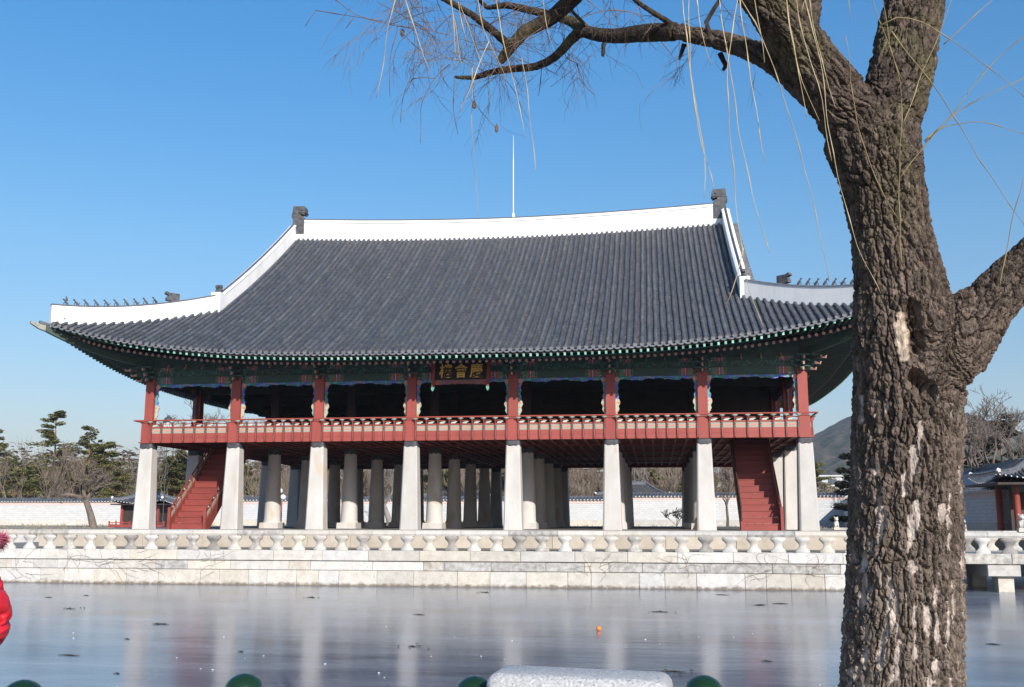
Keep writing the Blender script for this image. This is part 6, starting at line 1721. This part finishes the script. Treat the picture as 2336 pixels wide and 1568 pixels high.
# granite slab
a, b = Vector((-0.745, 4.62, 0)), Vector((0.045, 4.56, 0)); d = (b - a); ang = math.atan2(d.y, d.x); L_ = d.length
sm = bmesh.new(); bmesh.ops.create_cube(sm, size=1.0)
for v in sm.verts: v.co = Vector((v.co.x * L_, v.co.y * 0.34, v.co.z * 0.93))
bmesh.ops.bevel(sm, geom=list(sm.edges), offset=0.055, segments=4, profile=0.5, affect='EDGES')
me = bpy.data.meshes.new('granite_slab'); sm.to_mesh(me); sm.free(); me.materials.append(M['slab']); me.polygons.foreach_set('use_smooth', [True] * len(me.polygons))
sl = single('granite_slab', me, None, 'pale speckled granite block with rounded edges standing at the bottom of the picture', 'stone block', ((a.x + b.x) / 2, (a.y + b.y) / 2 + 0.12, -1.09 + 0.465), rot=(0, R(0.8), ang))

# person in the red coat: faces the pond, right arm raised to a camera; only the sleeve reaches into the frame
_v = at(26, 1432, 1.0) - EYE; _k = (0.075 - EYE.z) / _v.z
PB = Vector((EYE.x + _v.x * _k - 0.385, EYE.y + _v.y * _k - 0.03, -1.09))
SCALE_P = 1.0
def skin(name, joints, edges_, mats, parent, sub=2, noise_=0.0, root=0):
    me = bpy.data.meshes.new(name); me.from_pydata([Vector(j[:3]) for j in joints], edges_, [])
    o = bpy.data.objects.new('tmp_skin', me); COL.objects.link(o)
    md = o.modifiers.new('s', 'SKIN'); md.use_smooth_shade = True
    sv = me.skin_vertices[0].data
    for i, j in enumerate(joints):
        sv[i].radius = (j[3], j[4] if len(j) > 4 else j[3]); sv[i].use_root = (i == root)
    ss = o.modifiers.new('b', 'SUBSURF'); ss.levels = sub; ss.render_levels = sub
    bpy.context.view_layer.update()
    m2 = bpy.data.meshes.new_from_object(o.evaluated_get(bpy.context.evaluated_depsgraph_get())); bpy.data.objects.remove(o)
    if noise_:
        n_ = len(m2.vertices); co = np.empty(n_ * 3, np.float32); m2.vertices.foreach_get('co', co); co = co.reshape(-1, 3).astype(float)
        no = np.empty(n_ * 3, np.float32); m2.vertices.foreach_get('normal', no); no = no.reshape(-1, 3).astype(float)
        f = 1.0 - (1 - np.abs(np.sin(co[:, 2] * 26 + co[:, 0] * 20 + 7.0 * fbm(co * 7, 3)))) ** 3 * 1.3 - np.abs(fbm(co * np.array([9, 9, 22]), 9) * 2 - 1) * 0.9 + 0.1
        co += no * (noise_ * (f - 0.7))[:, None]; m2.vertices.foreach_set('co', co.astype(np.float32).ravel())
    m2.materials.clear(); m2.materials.append(mats); m2.polygons.foreach_set('use_smooth', [True] * len(m2.polygons)); m2.update()
    return part(name, m2, None, parent, PB)
per = thing('person', 'person in a red puffy coat with pink fur hood, cut off by the left edge', 'person', PB)
# body (local: x right, y towards the pond, z up)
J = [(0, 0, 0.88, 0.15, 0.11), (0, 0, 1.10, 0.14, 0.10), (0, 0.0, 1.30, 0.17, 0.11), (0, 0.0, 1.39, 0.07), (0, 0.01, 1.46, 0.055), (0, 0.03, 1.53, 0.075), (0, 0.035, 1.60, 0.09), (0, 0.02, 1.67, 0.075),
     (0.10, 0, 0.80, 0.095), (0.11, 0.01, 0.45, 0.065), (0.11, -0.02, 0.10, 0.045), (0.12, 0.10, 0.05, 0.042),
     (-0.10, 0, 0.80, 0.095), (-0.11, 0.01, 0.45, 0.065), (-0.11, -0.02, 0.10, 0.045), (-0.12, 0.10, 0.05, 0.042),
     (0.17, 0, 1.33, 0.06), (0.26, 0.02, 1.10, 0.045), (0.15, 0.22, 1.13, 0.034), (0.09, 0.27, 1.18, 0.035),
     (-0.17, 0, 1.33, 0.06), (-0.28, 0.03, 1.10, 0.045), (-0.14, 0.25, 1.14, 0.034), (-0.07, 0.28, 1.18, 0.035)]
E_ = [(0, 1), (1, 2), (2, 3), (3, 4), (4, 5), (5, 6), (6, 7), (0, 8), (8, 9), (9, 10), (10, 11), (0, 12), (12, 13), (13, 14), (14, 15), (2, 16), (16, 17), (17, 18), (18, 19), (2, 20), (20, 21), (21, 22), (22, 23)]
J = [(j[0], j[1], j[2] * 1.06) + tuple(j[3:]) for j in J]
body = skin('body', J, E_, M['skin'], per)
CJ = [(0, 0, 0.72, 0.22, 0.17), (0, 0, 0.98, 0.205, 0.16), (0, 0, 1.22, 0.225, 0.165), (0, -0.01, 1.36, 0.13, 0.12),
      (0.19, 0, 1.31, 0.105), (0.225, 0.0, 1.255, 0.107), (0.25, 0.01, 1.20, 0.106), (0.264, 0.02, 1.15, 0.105), (0.268, 0.03, 1.10, 0.104), (0.235, 0.09, 1.075, 0.088), (0.20, 0.15, 1.08, 0.078), (0.17, 0.22, 1.12, 0.060),
      (-0.19, 0, 1.31, 0.105), (-0.27, 0.01, 1.20, 0.108), (-0.31, 0.03, 1.10, 0.100), (-0.23, 0.14, 1.09, 0.078), (-0.15, 0.23, 1.12, 0.060)]
CE = [(0, 1), (1, 2), (2, 3), (2, 4)] + [(k, k + 1) for k in range(4, 11)] + [(2, 12)] + [(k, k + 1) for k in range(12, 16)]
CJ = [(j[0], j[1], j[2] * 1.06) + tuple(j[3:]) for j in CJ]
skin('coat', CJ, CE, M['coat'], per, sub=4, noise_=0.020, root=1)
skin('trousers', [(0, 0, 0.86, 0.16, 0.125), (0.10, 0, 0.74, 0.105), (0.11, 0.01, 0.45, 0.082), (0.11, -0.02, 0.10, 0.068), (-0.10, 0, 0.74, 0.105), (-0.11, 0.01, 0.45, 0.082), (-0.11, -0.02, 0.10, 0.068)], [(0, 1), (1, 2), (2, 3), (0, 4), (4, 5), (5, 6)], M['trouser'], per)
for s in (-1, 1):
    part('shoe', MB().ico((s * 0.115, 0.05, 0.045), 0.075, (0.7, 1.9, 0.6), 2), M['shoe'], per, PB, smooth='all')
    # hands: palm, four fingers and a thumb closed round the camera
    h = MB(); hx = s * 0.085; h.ico((hx, 0.28, 1.18), 0.042, (0.6, 1.0, 1.1), 2)
    for k in range(4): h.tube([(hx, 0.29, 1.215 - k * 0.021), (hx * 0.8, 0.345, 1.218 - k * 0.021), (hx * 0.45, 0.355 - k * 0.003, 1.216 - k * 0.021)], [0.0095, 0.0088, 0.007], 8)
    h.tube([(hx, 0.265, 1.17), (hx * 0.8, 0.262, 1.20), (hx * 0.5, 0.266, 1.205)], [0.012, 0.0105, 0.008], 8)
    part('hand', h, M['skin'], per, PB + Vector((0, 0, 0.07)), smooth='all')
hm = MB(); hm.ico((0, -0.015, 1.615), 0.118, (0.88, 1.0, 1.08), 3); part('hair', hm, M['hair'], per, PB + Vector((0, 0, 0.09)), smooth='all')
fc = MB(); fc.ico((0, 0.035, 1.585), 0.10, (0.82, 0.95, 1.2), 3); fc.ico((0, 0.135, 1.575), 0.018, (0.7, 1, 1.3), 2); 
for s in (-1, 1): fc.ico((s * 0.083, 0.02, 1.58), 0.024, (0.4, 0.9, 1.3), 2)
part('face', fc, M['skin'], per, PB + Vector((0, 0, 0.09)), smooth='all')
for s in (-1, 1): part('eye', MB().ico((s * 0.034, 0.121, 1.60), 0.011, (1.3, 0.6, 0.7), 2), M['hair'], per, PB + Vector((0, 0, 0.09)), smooth='all')
part('mouth', MB().ico((0, 0.124, 1.535), 0.02, (1.2, 0.4, 0.28), 2), M['flower_red'], per, PB + Vector((0, 0, 0.09)), smooth='all')
# hood lying open on the shoulders with a ring of fur
hd = MB(); hd.ico((0, -0.08, 1.40), 0.19, (1.45, 0.85, 0.55), 3); part('hood', hd, M['coat'], per, PB + Vector((0, 0, 0.09)), smooth='all')
fu = MB(); rs = random.Random(3)
for k in range(2600):
    a = rs.uniform(0, 6.28); c = Vector((0.355 * math.cos(a), -0.05 + 0.17 * math.sin(a), 1.375 + 0.05 * math.cos(a * 2)))
    dd = Vector((rs.gauss(0, 1) + math.cos(a) * 0.8, rs.gauss(0, 1) + math.sin(a) * 0.4, rs.gauss(0, 1) + 0.2)).normalized() * rs.uniform(0.02, 0.05)
    sd = dd.orthogonal().normalized() * 0.0018
    o_ = len(fu.v); fu.v += [tuple(c - sd), tuple(c + sd), tuple(c + dd)]; fu.f.append((o_, o_ + 1, o_ + 2)); fu.m.append(0)
part('fur_trim', fu, M['fur'], per, PB + Vector((0, 0, 0.09)), fix=False, kind='stuff')
cm = thing('camera_in_hand', 'small black camera held by the person in the red coat', 'camera', PB + Vector((0, 0.31, 1.25)))
part('camera_body', MB().bevbox(-0.06, 0.06, -0.02, 0.02, -0.035, 0.035, 0.006), M['shoe'], cm, PB + Vector((0, 0.31, 1.26)))
part('lens', MB().tube([(0, 0.02, 0), (0, 0.055, 0)], [0.024, 0.021], 14), M['shoe'], cm, PB + Vector((0, 0.31, 1.26)), smooth=True)

# ------------------------------------------------------------------ bits on the ice
rs = random.Random(21)
leaves = MB(); chips = MB()
for k in range(26):
    y = rs.uniform(17, 43); x = rs.uniform(-0.62, 0.30) * y; L_ = rs.uniform(0.15, 0.6)
    P = [(x + L_ * (t - 0.5), y + 0.05 * math.sin(t * 5), WZ + 0.012) for t in (0, .25, .5, .75, 1)]
    leaves.tube(P, [0.005, 0.010, 0.016, 0.010, 0.005], 4)
    if k % 3 == 0:
        for q in range(6): leaves.ico((x + rs.gauss(0, 0.2), y + rs.gauss(0, 0.2), WZ + 0.02), 0.025, (1.5, 1.5, 0.4), 1, jit=0.3)
for k in range(34):
    y = rs.uniform(16.5, 30); x = rs.uniform(-0.6, 0.28) * y; chips.ico((x, y, WZ + 0.015), rs.uniform(0.008, 0.02), (1.3, 1.3, 0.6), 1, jit=0.3)
o = part('floating_debris', leaves, M['debris'], None, fix=False); o['kind'] = 'stuff'; o['label'] = 'dark leaves and twig scraps frozen on the ice'; o['category'] = 'debris'
o = part('ice_chips', chips, M['icechip'], None, fix=False); o['kind'] = 'stuff'; o['label'] = 'small white ice chips scattered on the pond'; o['category'] = 'ice'
v = at(1366, 1434, 1.0) - EYE; k_ = (WZ + 0.06 - EYE.z) / v.z
single('orange_ball', MB().ico((0, 0, 0), 0.07, sub=2), M['orange'], 'small orange ball lying on the ice right of centre', 'ball', EYE + v * k_, smooth='all')

# ------------------------------------------------------------------ air
hz_m = bpy.data.materials.new('thin_air'); hz_m.use_nodes = True
nt = hz_m.node_tree
for n_ in list(nt.nodes):
    if n_.type != 'OUTPUT_MATERIAL': nt.nodes.remove(n_)
pvn = nt.nodes.new("ShaderNodeVolumePrincipled"); pvn.inputs['Density'].default_value = 0.00019
pvn.inputs['Color'].default_value = (0.80, 0.88, 1.0, 1); pvn.inputs['Anisotropy'].default_value = 0.2
nt.links.new(pvn.outputs[0], [n_ for n_ in nt.nodes if n_.type == 'OUTPUT_MATERIAL'][0].inputs['Volume'])
o = part('haze', MB().box(-4300, 4300, -4300, 4300, -8, 260), hz_m, None); o['kind'] = 'stuff'
print('objects', len(bpy.data.objects))
